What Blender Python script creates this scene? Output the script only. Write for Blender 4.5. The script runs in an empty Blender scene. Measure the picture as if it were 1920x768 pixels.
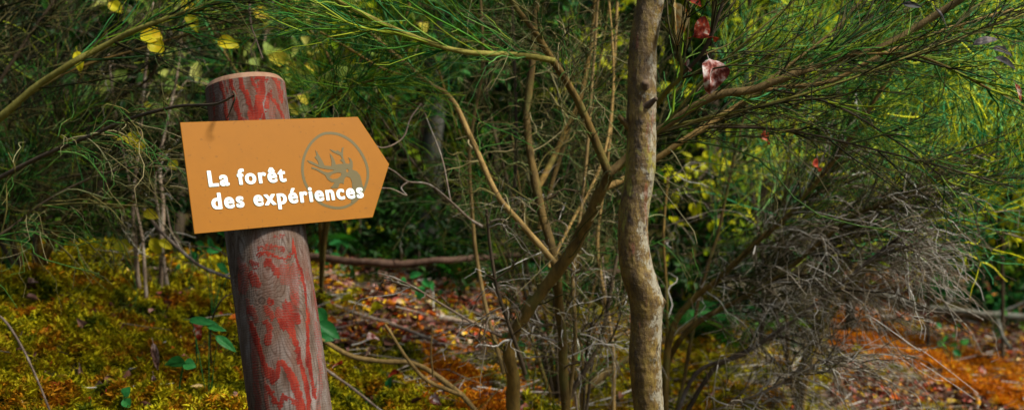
import bpy, math
import numpy as np
from mathutils import Vector, Matrix, Euler

rng = np.random.default_rng(7)
scene = bpy.context.scene
COL = scene.collection
F = 35.0 / 36.0 * 1920.0
CZ = 1.0
CAM = np.array([0, 0, CZ])

def at(px, py, Y):
    return np.array([(px - 960) / F * Y, Y, (384 - py) / F * Y + CZ])
def project(P):
    return 960 + P[..., 0] / P[..., 1] * F, 384 - (P[..., 2] - CZ) / P[..., 1] * F
def nrm(v):
    return v / np.maximum(np.linalg.norm(v, axis=-1, keepdims=True), 1e-9)
def sstep(x, a, b):
    t = np.clip((x - a) / (b - a), 0, 1)
    return t * t * (3 - 2 * t)

# ------------------------------------------------------------------ value noise
_H = np.random.default_rng(3).random(4096)
def vnoise(P):
    P = np.asarray(P, float)
    i = np.floor(P).astype(np.int64); f = P - i
    f = f * f * (3 - 2 * f)
    def h(a, b, c):
        return _H[(a * 73856093 ^ b * 19349663 ^ c * 83492791) & 4095]
    x, y, z = i[..., 0], i[..., 1], i[..., 2]
    fx, fy, fz = f[..., 0], f[..., 1], f[..., 2]
    def lx(b, c):
        return h(x, b, c) * (1 - fx) + h(x + 1, b, c) * fx
    y0 = lx(y, z) * (1 - fy) + lx(y + 1, z) * fy
    y1 = lx(y, z + 1) * (1 - fy) + lx(y + 1, z + 1) * fy
    return (y0 * (1 - fz) + y1 * fz) * 2 - 1
def fbm(P, o=3):
    P = np.asarray(P, float)
    s, a = 0, 1.0
    for k in range(o):
        s = s + a * vnoise(P * 2 ** k + 13.7 * k); a *= .5
    return s

# ------------------------------------------------------------------ terrain
ctrl = [(-300, 768, 2.3), (0, 768, 2.3), (200, 768, 2.3), (0, 485, 3.5), (200, 488, 3.6), (450, 510, 4.0),
        (600, 768, 2.7), (750, 640, 3.5), (750, 505, 5.0), (950, 768, 3.1), (1000, 525, 5.5),
        (1250, 768, 3.4), (1250, 570, 6.0), (1600, 768, 4.0), (1600, 640, 5.5), (1750, 560, 8.0),
        (1920, 768, 4.4), (1920, 600, 7.5)]
CP = [at(*c) for c in ctrl]
CP += [np.array(v) for v in ([-.7, 1.4, .3], [.2, 1.6, .22], [1, 1.8, .15], [2.5, 2.2, .02], [0, -2, 0], [-4, 0, .5], [4, 0, -.1],
                             [-4, 3, 1.0], [-4, 6, .8], [-1.9, 4.6, .70], [-.9, 5.2, .62], [-1.5, 7, .66], [-.5, 8, .78], [1.5, 9, .5], [6, 5, -.05], [7, 10, .2], [-6, 12, .7], [0, 13, .7], [5, 14, .4])]
CP = np.array(CP)
def _U(r2):
    return np.where(r2 > 1e-12, .5 * r2 * np.log(np.maximum(r2, 1e-12)), 0)
n_ = len(CP)
d2 = ((CP[:, None, :2] - CP[None, :, :2]) ** 2).sum(-1)
A = np.zeros((n_ + 3, n_ + 3)); A[:n_, :n_] = _U(d2) + np.eye(n_) * .02
A[:n_, n_] = 1; A[:n_, n_ + 1:] = CP[:, :2]; A[n_:, :n_] = A[:n_, n_:].T
TW = np.linalg.solve(A, np.r_[CP[:, 2], 0, 0, 0])
def gz(x, y, fine=True):
    x = np.asarray(x, float); y = np.asarray(y, float)
    z = TW[n_] + TW[n_ + 1] * x + TW[n_ + 2] * y
    for i in range(n_):
        z = z + TW[i] * _U((x - CP[i, 0]) ** 2 + (y - CP[i, 1]) ** 2)
    z = np.clip(z, -.4, 1.3)
    far = sstep(np.hypot(x, y - 5), 8, 14)
    z = z * (1 - far) + .5 * far
    z = z + sstep(y, 17, 60) * 26 * (1 + .15 * np.sin(x * .07)) + sstep(np.abs(x), 25, 90) * 12
    if fine:
        P = np.stack([x, y, 0 * x], -1)
        near = 1 - sstep(np.hypot(x, y - 3), 6, 14)
        z = z + near * (.045 * fbm(P * 2.1, 2) + .042 * fbm(P * 7, 3) + .006 * fbm(P * 40, 2))
    return z

# ------------------------------------------------------------------ mesh helpers
def make_mesh(name, V, Fq, attrs=None, smooth=True):
    """V (n,3); Fq list of (m,k) index arrays"""
    me = bpy.data.meshes.new(name)
    V = np.asarray(V, np.float32)
    if not isinstance(Fq, list): Fq = [Fq]
    Fq = [np.asarray(f, np.int32) for f in Fq if len(f)]
    me.vertices.add(len(V)); me.vertices.foreach_set('co', V.ravel())
    loops = np.concatenate([f.ravel() for f in Fq])
    tot = np.concatenate([np.full(len(f), f.shape[1], np.int32) for f in Fq])
    start = np.r_[0, np.cumsum(tot)[:-1]].astype(np.int32)
    me.loops.add(len(loops)); me.loops.foreach_set('vertex_index', loops)
    me.polygons.add(len(tot)); me.polygons.foreach_set('loop_start', start)
    me.polygons.foreach_set('loop_total', tot)
    if smooth: me.polygons.foreach_set('use_smooth', np.ones(len(tot), bool))
    for k, a in (attrs or {}).items():
        at_ = me.attributes.new(k, 'FLOAT', 'POINT'); at_.data.foreach_set('value', np.asarray(a, np.float32))
    me.update(calc_edges=True)
    return me

def obj(name, me, mat=None, parent=None):
    o = bpy.data.objects.new(name, me); COL.objects.link(o)
    if mat is not None and me is not None:
        me.materials.append(mat)
    if parent is not None:
        o.parent = parent
        o.matrix_parent_inverse = Matrix.Translation(parent.location).inverted() if parent.location.length else Matrix.Identity(4)
    return o
def tag(o, label=None, cat=None, group=None, kind=None):
    if label: o['label'] = label
    if cat: o['category'] = cat
    if group: o['group'] = group
    if kind: o['kind'] = kind
    return o
def thing(name, label, cat, loc=(0, 0, 0), group=None):
    o = bpy.data.objects.new(name, None); COL.objects.link(o)
    o.location = Vector([float(v) for v in loc]); o.empty_display_size = .05
    return tag(o, label, cat, group)

def catmull(pts, n):
    P = np.asarray(pts, float)
    if len(P) < 3:
        t = np.linspace(0, 1, n)[:, None]; return P[0] * (1 - t) + P[-1] * t
    E = np.vstack([2 * P[0] - P[1], P, 2 * P[-1] - P[-2]])
    u = np.linspace(0, len(P) - 1 - 1e-6, n); i = u.astype(int); t = (u - i)[:, None]
    a, b, c, d = E[i], E[i + 1], E[i + 2], E[i + 3]
    return .5 * ((2 * b) + (-a + c) * t + (2 * a - 5 * b + 4 * c - d) * t ** 2 + (-a + 3 * b - 3 * c + d) * t ** 3)

def tubes(P, R, sides=4, rnd=None, rough=0.0):
    P = np.asarray(P, float); R = np.asarray(R, float)
    n, K, _ = P.shape
    T = nrm(np.gradient(P, axis=1))
    av = nrm(P[:, -1] - P[:, 0])
    ref = np.zeros((n, 3)); ref[np.arange(n), np.abs(av).argmin(1)] = 1
    N1 = nrm(np.cross(T, ref[:, None, :])); N2 = np.cross(T, N1)
    a = np.linspace(0, 2 * np.pi, sides, endpoint=False)
    rr = R[:, :, None] * np.ones(sides)
    ring = N1[:, :, None] * np.cos(a)[None, None, :, None] + N2[:, :, None] * np.sin(a)[None, None, :, None]
    if rough:
        q = P[:, :, None] + ring * R[:, :, None, None]
        rr = rr * (1 + rough * fbm(q * 60 * np.array([1, 1, .35]), 3) + rough * .8 * vnoise(q * 18))
    V = P[:, :, None] + ring * rr[..., None]
    V = V.reshape(-1, 3)
    base = (np.arange(n) * K * sides)[:, None, None]
    k = (np.arange(K - 1) * sides)[None, :, None]; s = np.arange(sides)[None, None]; s2 = (s + 1) % sides
    Q = np.stack([base + k + s, base + k + s2, base + k + sides + s2, base + k + sides + s], -1).reshape(-1, 4)
    if rnd is None: rnd = rng.random(n)
    return V, Q, np.repeat(rnd, K * sides)

def twig_mesh(name, sets):
    """sets: list of (P,R,sides[,rnd])"""
    Vs, Qs, rs, o = [], [], [], 0
    for st in sets:
        V, Q, r = tubes(*st); Vs.append(V); Qs.append(Q + o); rs.append(r); o += len(V)
    return make_mesh(name, np.vstack(Vs), np.vstack(Qs), {'rnd': np.concatenate(rs)})

def spawn(P, per, L, ang=35, bias=(0, 0, 0), curl=(0, 0, 0), curlr=.25, trange=(.15, 1), K=6, keep=None):
    """children paths off parent paths"""
    P = np.asarray(P, float); n, KP, _ = P.shape
    m = int(n * per)
    idx = rng.integers(0, n, m) if per != int(per) else np.repeat(np.arange(n), int(per))
    m = len(idx)
    t = trange[0] + rng.random(m) * (trange[1] - trange[0])
    u = t * (KP - 1 - 1e-6); i = u.astype(int); f = (u - i)[:, None]
    p0 = P[idx, i] * (1 - f) + P[idx, i + 1] * f
    tan = nrm(P[idx, i + 1] - P[idx, i])
    r = nrm(rng.normal(size=(m, 3))); perp = nrm(r - (r * tan).sum(-1, keepdims=True) * tan)
    a = np.radians(ang * (1 + .35 * rng.normal(size=m)))[:, None]
    d = nrm(np.cos(a) * tan + np.sin(a) * perp + np.asarray(bias))
    ln = (L * (1 + .4 * rng.normal(size=m))).clip(L * .3, L * 2)[:, None, None] * (1.15 - .4 * t)[:, None, None]
    s = np.linspace(0, 1, K)[None, :, None]
    c = (np.asarray(curl)[None] + curlr * rng.normal(size=(m, 3)))[:, None]
    w = curlr * .35 * rng.normal(size=(m, 1, 3)) * np.sin(s * np.pi * rng.uniform(1.5, 3.5, (m, 1, 1)))
    return p0[:, None] + d[:, None] * ln * s + c * ln * s ** 2 * .6 + w * ln * s
def taper(P, r0, r1, jit=.3):
    n, K, _ = P.shape
    return (r0 + (r1 - r0) * np.linspace(0, 1, K))[None] * (1 + jit * rng.normal(size=(n, 1))).clip(.45, 2)

def leaf_arrays(pos, d, up, L, W, fold=.25, droop=.2):
    """6 vertex folded leaves"""
    m = len(pos); L = np.broadcast_to(L, m)[:, None]; W = np.broadcast_to(W, m)[:, None]
    d = nrm(d); side = nrm(np.cross(d, up)); n = np.cross(side, d)
    f = fold * W; dr = droop * L
    v = np.stack([pos, pos + d * L * .3 + side * W * .5 + n * f, pos + d * L * .7 + side * W * .38 + n * (f * .8 - dr * .4),
                  pos + d * L - n * dr, pos + d * L * .7 - side * W * .38 + n * (f * .8 - dr * .4),
                  pos + d * L * .3 - side * W * .5 + n * f], 1).reshape(-1, 3)
    b = (np.arange(m) * 6)[:, None]
    q = np.concatenate([b + [0, 1, 2, 3], b + [0, 3, 4, 5]])
    return v, q
def leaf_mesh(name, pos, d, up, L, W, fold=.25, droop=.2, rnd=None):
    v, q = leaf_arrays(pos, d, up, L, W, fold, droop)
    if rnd is None: rnd = rng.random(len(pos))
    return make_mesh(name, v, q, {'rnd': np.repeat(rnd, 6)})

# ------------------------------------------------------------------ materials
def new_mat(name, rough=.7, spec=.3):
    m = bpy.data.materials.new(name); m.use_nodes = True
    nt = m.node_tree; b = nt.nodes['Principled BSDF']
    b.inputs['Roughness'].default_value = rough
    b.inputs['Specular IOR Level'].default_value = spec
    return m, nt, b
def N(nt, t, **kw):
    n = nt.nodes.new(t)
    for k, v in kw.items():
        if k.startswith('i_'): n.inputs[k[2:].replace('_', ' ')].default_value = v
        else: setattr(n, k, v)
    return n
def ramp(nt, stops, fac=None):
    r = nt.nodes.new('ShaderNodeValToRGB'); e = r.color_ramp.elements
    while len(e) < len(stops): e.new(.5)
    for el, (p, c) in zip(e, stops): el.position = p; el.color = (*c, 1)
    if fac is not None: nt.links.new(fac, r.inputs[0])
    return r
def mathn(nt, op, a, b=None, c=None):
    n = nt.nodes.new('ShaderNodeMath'); n.operation = op
    for i, v in enumerate((a, b, c)):
        if v is None: continue
        if isinstance(v, (int, float)): n.inputs[i].default_value = v
        else: nt.links.new(v, n.inputs[i])
    return n.outputs[0]
def mixc(nt, f, a, b, mode='MIX'):
    n = nt.nodes.new('ShaderNodeMix'); n.data_type = 'RGBA'; n.blend_type = mode
    for sock, v in ((n.inputs[0], f), (n.inputs[6], a), (n.inputs[7], b)):
        if isinstance(v, (int, float)): sock.default_value = v
        elif isinstance(v, tuple): sock.default_value = (*v, 1)
        else: nt.links.new(v, sock)
    return n.outputs[2]
def noise(nt, scale, detail=3, rough=.55, vec=None, dist=0):
    n = N(nt, 'ShaderNodeTexNoise'); n.inputs['Scale'].default_value = scale; n.inputs['Detail'].default_value = detail
    n.inputs['Roughness'].default_value = rough; n.inputs['Distortion'].default_value = dist
    if vec is not None: nt.links.new(vec, n.inputs['Vector'])
    return n.outputs['Fac']
def attr(nt, name):
    return N(nt, 'ShaderNodeAttribute', attribute_name=name).outputs['Fac']
def pos_vec(nt, scale=(1, 1, 1)):
    g = N(nt, 'ShaderNodeNewGeometry'); m = N(nt, 'ShaderNodeMapping'); m.inputs['Scale'].default_value = scale
    nt.links.new(g.outputs['Position'], m.inputs['Vector']); return m.outputs[0]
def bump(nt, b, h, strength=.4, dist=.002):
    n = N(nt, 'ShaderNodeBump'); n.inputs['Strength'].default_value = strength; n.inputs['Distance'].default_value = dist
    nt.links.new(h, n.inputs['Height']); nt.links.new(n.outputs[0], b.inputs['Normal'])

def leaf_mat(name, stops, transl=.4, rough=.5, nscale=0, spec=.12, patch=0):
    m, nt, b = new_mat(name, rough, spec)
    f = attr(nt, 'rnd')
    if nscale:
        v = noise(nt, nscale, 3, .6, pos_vec(nt))
        f = mathn(nt, 'ADD', mathn(nt, 'MULTIPLY', f, 1 - patch), mathn(nt, 'MULTIPLY', mathn(nt, 'SUBTRACT', mathn(nt, 'MULTIPLY', v, 2.8), .9), patch))
    r = ramp(nt, stops, f)
    nt.links.new(r.outputs[0], b.inputs['Base Color'])
    if transl:
        t = N(nt, 'ShaderNodeBsdfTranslucent'); nt.links.new(r.outputs[0], t.inputs[0])
        mx = N(nt, 'ShaderNodeMixShader'); mx.inputs[0].default_value = transl
        nt.links.new(b.outputs[0], mx.inputs[1]); nt.links.new(t.outputs[0], mx.inputs[2])
        nt.links.new(mx.outputs[0], nt.nodes['Material Output'].inputs[0])
    return m

def bark_mat(name, dark, light, lich=None, scale=45, lich_amt=.5, moss=None):
    m, nt, b = new_mat(name, .8, .25)
    v = pos_vec(nt, (1, 1, .35))
    n1 = noise(nt, scale, 5, .65, v)
    r = ramp(nt, [(.3, dark), (.7, light)], n1)
    c = r.outputs[0]
    if moss:
        n3 = noise(nt, 14, 3, .6, pos_vec(nt, (1, 1, .6)))
        k = ramp(nt, [(.5, (0, 0, 0)), (.62, (1, 1, 1))], n3)
        c = mixc(nt, mathn(nt, 'MULTIPLY', k.outputs[0], .7), c, moss)
    if lich:
        n2 = noise(nt, 22, 4, .7, pos_vec(nt, (1, 1, .5)))
        k = ramp(nt, [(1 - lich_amt - .07, (0, 0, 0)), (1 - lich_amt + .07, (1, 1, 1))], n2)
        c = mixc(nt, k.outputs[0], c, lich)
    rv = attr(nt, 'rnd')
    c = mixc(nt, 1.0, c, ramp(nt, [(0, (.7, .7, .7)), (1, (1.25, 1.2, 1.1))], rv).outputs[0], 'MULTIPLY')
    nt.links.new(c, b.inputs['Base Color'])
    bump(nt, b, noise(nt, scale * 3, 5, .7, v), .7, .004)
    return m

M = {}
M['twig_green'] = leaf_mat('green broom twig', [(0, (.006, .035, .006)), (.3, (.015, .11, .018)), (.6, (.05, .17, .01)), (.85, (.24, .28, .01)), (1, (.03, .24, .08))], 0, .5)
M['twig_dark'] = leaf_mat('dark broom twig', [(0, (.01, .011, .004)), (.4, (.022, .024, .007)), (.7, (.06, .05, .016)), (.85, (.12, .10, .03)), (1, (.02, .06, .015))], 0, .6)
M['twig_grey'] = leaf_mat('dead grey twig', [(0, (.025, .016, .007)), (.35, (.085, .062, .034)), (.65, (.2, .17, .12)), (.85, (.38, .355, .3)), (1, (.58, .56, .5))], 0, .6)
M['twig_mid'] = leaf_mat('dying broom twig', [(0, (.015, .018, .004)), (.35, (.05, .055, .012)), (.6, (.15, .125, .035)), (.75, (.32, .27, .14)), (.85, (.05, .14, .02)), (1, (.03, .12, .02))], 0, .6)
M['bark_broom'] = bark_mat('broom bark', (.045, .028, .006), (.19, .12, .022), scale=60, moss=(.11, .11, .02))
M['bark_tan'] = bark_mat('pale tan broom bark', (.13, .08, .022), (.32, .22, .075), scale=60)
M['bark_yel'] = bark_mat('yellow green broom bark', (.12, .11, .015), (.26, .24, .05), scale=60)
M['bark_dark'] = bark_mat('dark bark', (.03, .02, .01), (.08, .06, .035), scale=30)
M['bark_grey'] = bark_mat('grey bark', (.09, .09, .075), (.2, .2, .17), lich=(.13, .17, .15), scale=30, lich_amt=.4)
M['bark_dead'] = bark_mat('dead branch bark', (.1, .07, .05), (.26, .2, .15), lich=(.35, .33, .28), scale=40, lich_amt=.4)
M['bark_stub'] = bark_mat('dark stub bark', (.05, .03, .018), (.14, .1, .06), scale=50)
M['bark_log'] = bark_mat('reddish brown log bark', (.05, .025, .014), (.14, .08, .05), lich=(.2, .15, .12), scale=40, lich_amt=.3)
M['twig_lit_tint'] = leaf_mat('broom twig with backlight tint', [(0, (.006, .04, .01)), (.25, (.015, .15, .04)), (.42, (.08, .42, .15)), (.58, (.3, .42, .015)), (.72, (.75, .72, .015)), (.86, (.6, .62, .015)), (1, (.12, .5, .2))], 0, .5)  # backlight through the clearing is put into these twig colours
M['leaf_shade_tint'] = leaf_mat('understory leaf with shade tint', [(0, (.002, .010, .001)), (.6, (.006, .028, .003)), (1, (.022, .075, .006))], .25, .5)  # darkened leaf copy: the wood's deep shade is part of the colour
M['leaf_mid'] = leaf_mat('mid green leaf', [(0, (.004, .03, .003)), (.6, (.018, .10, .006)), (1, (.12, .22, .006))], .4, .45)
M['leaf_emer'] = leaf_mat('emerald leaf', [(0, (.01, .07, .02)), (.6, (.02, .16, .035)), (1, (.08, .26, .03))], .4, .45)
M['leaf_lit_tint'] = leaf_mat('yellow green leaf with backlight tint',  [(0, (.05, .16, .006)), (.4, (.25, .36, .006)), (1, (.66, .62, .012))], .5, .45)  # brightened leaf copy: light shining through is painted into the colour
M['leaf_yellow'] = leaf_mat('autumn yellow leaf', [(0, (.33, .36, .015)), (.6, (.55, .47, .012)), (1, (.62, .36, .01))], .35, .45, nscale=40, patch=.5)
M['leaf_litter'] = leaf_mat('fallen leaf', [(0, (.025, .01, .005)), (.25, (.09, .035, .018)), (.42, (.2, .095, .06)), (.52, (.4, .23, .19)), (.62, (.34, .03, .012)), (.74, (.55, .17, .008)), (.86, (.62, .42, .012)), (1, (.6, .47, .4))], .15, .6, nscale=30, patch=.15)
M['leaf_hero_green'] = leaf_mat('fresh green leaf', [(0, (.015, .12, .03)), (1, (.04, .24, .05))], .35, .4, nscale=60, patch=.4)
M['moss'] = leaf_mat('moss', [(0, (.012, .03, .002)), (.18, (.05, .08, .003)), (.34, (.2, .2, .004)), (.46, (.48, .42, .006)), (.58, (.34, .26, .005)), (.68, (.2, .11, .003)), (.8, (.5, .22, .004)), (.92, (.3, .1, .003)), (1, (.26, .05, .005))], .2, .7, nscale=7, patch=.72)
M['moss_orange'] = leaf_mat('orange moss', [(0, (.22, .05, .003)), (.4, (.55, .17, .005)), (.75, (.72, .32, .008)), (1, (.4, .34, .01))], .2, .7, nscale=7, patch=.5)

def dead_leaf_mat(name, stops, nscale=55):
    return leaf_mat(name, stops, .25, .55, nscale=nscale, patch=.75)
M['dead_red'] = dead_leaf_mat('red withered leaf', [(.2, (.07, .008, .004)), (.45, (.24, .022, .008)), (.62, (.32, .06, .02)), (.82, (.5, .38, .3))])
M['dead_pink'] = dead_leaf_mat('pink white withered leaf', [(.25, (.10, .02, .015)), (.42, (.25, .07, .05)), (.6, (.42, .27, .24)), (.8, (.6, .54, .5))])
M['dead_tan'] = dead_leaf_mat('tan withered leaf', [(.2, (.18, .03, .01)), (.4, (.38, .12, .03)), (.6, (.4, .28, .09)), (.8, (.5, .42, .22))])
M['dead_brown'] = dead_leaf_mat('brown dry leaf', [(.2, (.05, .025, .015)), (.45, (.16, .085, .06)), (.6, (.28, .17, .13)), (.8, (.42, .3, .26))])
M['dark_leaf'] = dead_leaf_mat('dark purple leaf', [(.2, (.015, .02, .018)), (.6, (.05, .045, .045)), (.85, (.16, .13, .12))])

# ground
m, nt, b = new_mat('forest soil', .95, .1)
v = pos_vec(nt)
c1 = ramp(nt, [(.3, (.02, .014, .006)), (.5, (.06, .04, .018)), (.7, (.09, .07, .02))], noise(nt, 9, 5, .7, v))
c2 = ramp(nt, [(.3, (.03, .03, .004)), (.6, (.09, .085, .008))], noise(nt, 40, 4, .7, v))
mk = ramp(nt, [(.42, (0, 0, 0)), (.55, (1, 1, 1))], noise(nt, 1.3, 3, .6, v))
nt.links.new(mixc(nt, mk.outputs[0], c1.outputs[0], c2.outputs[0]), b.inputs['Base Color'])
bump(nt, b, noise(nt, 60, 6, .75, v), 1, .02)
M['soil'] = m

# ------------------------------------------------------------------ ground sheet
def axis(a, b, n, c, s):
    """coordinates from a to b dense around c"""
    ua, ub = np.arcsinh((a - c) / s), np.arcsinh((b - c) / s)
    return c + s * np.sinh(np.linspace(ua, ub, n))
xs = axis(-160, 160, 620, 0, 2.2); ys = axis(-60, 160, 560, 3.4, 1.3)
X, Y = np.meshgrid(xs, ys)
Z = gz(X, Y)
V = np.stack([X, Y, Z], -1).reshape(-1, 3)
nx, ny = len(xs), len(ys)
i = (np.arange(ny - 1)[:, None] * nx + np.arange(nx - 1)).ravel()
g = obj('ground', make_mesh('ground', V, np.stack([i, i + 1, i + nx + 1, i + nx], -1)), M['soil'])
tag(g, kind='structure')

# scatter points on the ground by area of the view
def scatter(n, x0, x1, y0, y1, pw=1.6):
    u = rng.random(n)
    y = (y0 ** (1 - pw) + u * (y1 ** (1 - pw) - y0 ** (1 - pw))) ** (1 / (1 - pw))
    k = rng.random(n)
    xa, xb = (x0 - 960) / F * y, (x1 - 960) / F * y
    x = xa + (xb - xa) * k
    return np.stack([x, y, gz(x, y)], -1)
def mound(P):
    return .036 * np.clip(fbm(P * np.array([22., 22, 22]), 2), -.4, 1)
def band_mask(P):
    px, py = project(P)
    nz = 25 * fbm(P * np.array([3., 3, 3]), 3)
    px = px + nz; py2 = py + nz
    litter = ((px > 590) & (px < 1010) & (py2 < 655 + (px - 600) * .12) & (vnoise(P * 5 + 3) < .22)) | ((px > 1560) & (vnoise(P * 4 + 7) < .4))
    band = (px > 1540) & (np.abs(py2 - (622 + (px - 1600) * .36)) < 34 + (px - 1540) * .03)
    orange = band | ((px > 800) & (px < 1000) & (py2 > 650) & (vnoise(P * 9) > -.1))
    deep = py2 < 500 + np.clip((px - 500) * .05, -5, 70)
    return litter, orange, deep, nz

# moss: little many-bladed sprigs
def sprigs(name, P, size, mat, blades=6, rnd=None):
    m_ = len(P); size = np.broadcast_to(size, m_)
    idx = np.repeat(np.arange(m_), blades)
    a = rng.random(len(idx)) * 2 * np.pi; el = np.radians(rng.uniform(5, 75, len(idx)))
    d = np.stack([np.cos(a) * np.cos(el), np.sin(a) * np.cos(el), np.sin(el)], -1)
    L = size[idx] * rng.uniform(.6, 1.4, len(idx))
    lift = np.zeros((len(idx), 3)); lift[:, 2] = rng.uniform(-.2, .9, len(idx)) * size[idx]
    up = np.tile([0, 0, 1.], (len(idx), 1)) + .3 * rng.normal(size=(len(idx), 3))
    r = rng.random(m_) if rnd is None else rnd
    return leaf_mesh(name, P[idx] + lift, d, up, L, L * .3, .2, .25, np.clip(r[idx] + .12 * rng.normal(size=len(idx)), 0, 1))
P = scatter(150000, -120, 2020, 2.05, 7.0, 2.2)
lit, org, deep, nz = band_mask(P)
px, py = project(P)
keep = (~lit) & (~org) & (rng.random(len(P)) < np.where(px < 620, 1, .75))
Pm = P[keep]
sz = .0115 * (1 + .35 * rng.random(len(Pm))) * (1 + .10 * Pm[:, 1])
Pm = Pm + np.stack([0 * sz, 0 * sz, mound(Pm)], -1)
mo = obj('moss', sprigs('moss', Pm, sz, None), M['moss'])
tag(mo, 'olive, yellow and rust coloured moss carpeting the forest bank', 'moss', kind='stuff')
Po = np.vstack([P[org], scatter(60000, 1500, 2000, 3.6, 7.5, 1.5)])
l2, o2, d2_, _ = band_mask(Po)
Po = Po[o2][:26000]
Po = Po[rng.random(len(Po)) < sstep(vnoise(Po * 5), -.55, .1)]
mo = obj('orange_moss', sprigs('orange_moss', Po, .02 * (1 + .4 * rng.random(len(Po))), None), M['moss_orange'])
tag(mo, 'vivid orange moss running in a strip down the right hand bank', 'moss', kind='stuff')

# leaf litter
def litter_mesh(name, P, L, lift=.01):
    m_ = len(P)
    a = rng.random(m_) * 2 * np.pi
    d = np.stack([np.cos(a), np.sin(a), rng.normal(size=m_) * .35], -1)
    up = np.array([0, 0, 1.]) + .65 * rng.normal(size=(m_, 3))
    L = L * rng.uniform(.5, 1.4, m_)
    return leaf_mesh(name, P + np.array([0, 0, 1]) * rng.uniform(0, lift * 2, (m_, 1)), d, up, L, L * rng.uniform(.35, .75, m_), .35, .3)
P = np.vstack([scatter(16000, 560, 1080, 2.9, 6.5, 1.5), scatter(30000, 1500, 2000, 3.7, 10, 1.3)])
lit, org, deep, _ = band_mask(P)
P1 = P[(lit & ~org) | (org & (rng.random(len(P)) < .12))][:32000]
P2 = scatter(5200, -100, 2000, 2.2, 6.0, 1.8)
l_, o_, dd_, _ = band_mask(P2)
P2 = P2[rng.random(len(P2)) < np.where(project(P2)[1] < 640, .7, .3)]
lt = obj('leaf_litter', litter_mesh('leaf_litter', np.vstack([P1, P2]), .034, .012), M['leaf_litter'])
tag(lt, 'litter of pink, brown and orange fallen leaves between the shrubs', 'leaf litter', kind='stuff')
# needles and fallen twiglets
P = np.vstack([scatter(1500, 560, 1300, 3.0, 6, 1.5), scatter(2600, 1350, 2000, 3.6, 8, 1.4), scatter(40, -50, 560, 2.4, 5, 1.5)])
m_ = len(P); a = rng.normal(size=m_) * .9
d = np.stack([np.cos(a), np.sin(a), .12 * rng.normal(size=m_)], -1)
s = np.linspace(0, 1, 5)[None, :, None]
L = rng.uniform(.05, .3, (m_, 1, 1))
Tw = P[:, None] + [0, 0, .02] + d[:, None] * L * (s - .5) + rng.normal(size=(m_, 1, 3)) * L * .12 * s ** 2
ft = obj('fallen_twigs', twig_mesh('fallen_twigs', [(Tw, taper(Tw, .003, .001), 3)]), M['twig_grey'])
tag(ft, 'thin grey and brown twigs scattered over the leaf litter', 'twigs', kind='stuff')

# ------------------------------------------------------------------ sign plane and post
Rv = np.array([2730., F, 255.]); Rv /= np.linalg.norm(Rv)
Uv = np.array([-2805., F, 16964.]); Uv -= Rv * (Uv @ Rv); Uv /= np.linalg.norm(Uv)
Nv = np.cross(Rv, Uv); Nv = Nv if Nv[1] < 0 else -Nv          # faces the camera
PY = 1.86
post_c = at(484, 335, PY)                                     # axis point behind the board
PR = .0735
SC = post_c + Nv * (PR + .007)
def on_plane(px, py, off=0.0):
    d = np.array([(px - 960) / F, 1, (384 - py) / F])
    t = ((SC - CAM + Nv * off) @ Nv) / (d @ Nv)
    return CAM + d * t
def loc2(px, py):
    p = on_plane(px, py) - SC
    return p @ Rv, p @ Uv
M4 = Matrix(((Rv[0], Uv[0], Nv[0], SC[0]), (Rv[1], Uv[1], Nv[1], SC[1]), (Rv[2], Uv[2], Nv[2], SC[2]), (0, 0, 0, 1)))

sign = bpy.data.objects.new('direction_sign', None); COL.objects.link(sign); sign.matrix_world = M4
tag(sign, 'orange arrow shaped sign with white lettering and stag emblem fixed to the round post', 'sign')
def sign_child(name, me, mat):
    o = bpy.data.objects.new(name, me); COL.objects.link(o); o.parent = sign
    me.materials.clear(); me.materials.append(mat); return o
# board
m, nt, b = new_mat('sign board', .5, .15)
tc = N(nt, 'ShaderNodeTexCoord').outputs['Object']
n1 = noise(nt, 8, 4, .6, tc); n2 = noise(nt, 900, 2, .5, tc)
c = mixc(nt, n1, (.232, .088, .003), (.272, .104, .004))
spk = ramp(nt, [(.70, (0, 0, 0)), (.74, (1, 1, 1))], noise(nt, 160, 1, .5, tc))
c = mixc(nt, mathn(nt, 'MULTIPLY', ramp(nt, [(.45, (0, 0, 0)), (.75, (1, 1, 1))], noise(nt, 14, 6, .7, tc)).outputs[0], .22), c, (.15, .06, .006))
c = mixc(nt, mathn(nt, 'MULTIPLY', spk.outputs[0], .3), c, (.06, .03, .01))
nt.links.new(c, b.inputs['Base Color']); bump(nt, b, n2, .06, .0005)
M['board'] = m
m, nt, b = new_mat('sign board edge', .6, .3)
nt.links.new(ramp(nt, [(.3, (.05, .03, .02)), (.7, (.16, .09, .045))], noise(nt, 60, 3)).outputs[0], b.inputs['Base Color']); M['edge'] = m
corners = [loc2(337, 230), loc2(670, 219.5), loc2(729, 308), loc2(698, 407.5), loc2(364, 438.5)]
cs = np.array(corners)
cen = cs.mean(0)
th = .004
inner = cen + (cs - cen) * .996
Vb = [(*p, th * .5 - .0004) for p in cs] + [(*p, th * .5) for p in inner] + [(*p, -th * .5) for p in cs]
Vb = np.array(Vb)
me = bpy.data.meshes.new('board')
fs = [[9, 8, 7, 6, 5][::-1], [14, 13, 12, 11, 10]] + [[i, (i + 1) % 5, 5 + (i + 1) % 5, 5 + i] for i in range(5)] + [[10 + i, 10 + (i + 1) % 5, (i + 1) % 5, i] for i in range(5)]
me.from_pydata(Vb.tolist(), [], fs); me.update()
import bmesh
bm_ = bmesh.new(); bm_.from_mesh(me); bmesh.ops.recalc_face_normals(bm_, faces=bm_.faces); bm_.to_mesh(me); bm_.free()
ob = sign_child('board', me, M['board']); me.materials.append(M['edge'])
for p in me.polygons:
    if p.index >= 7: p.material_index = 1
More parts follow.
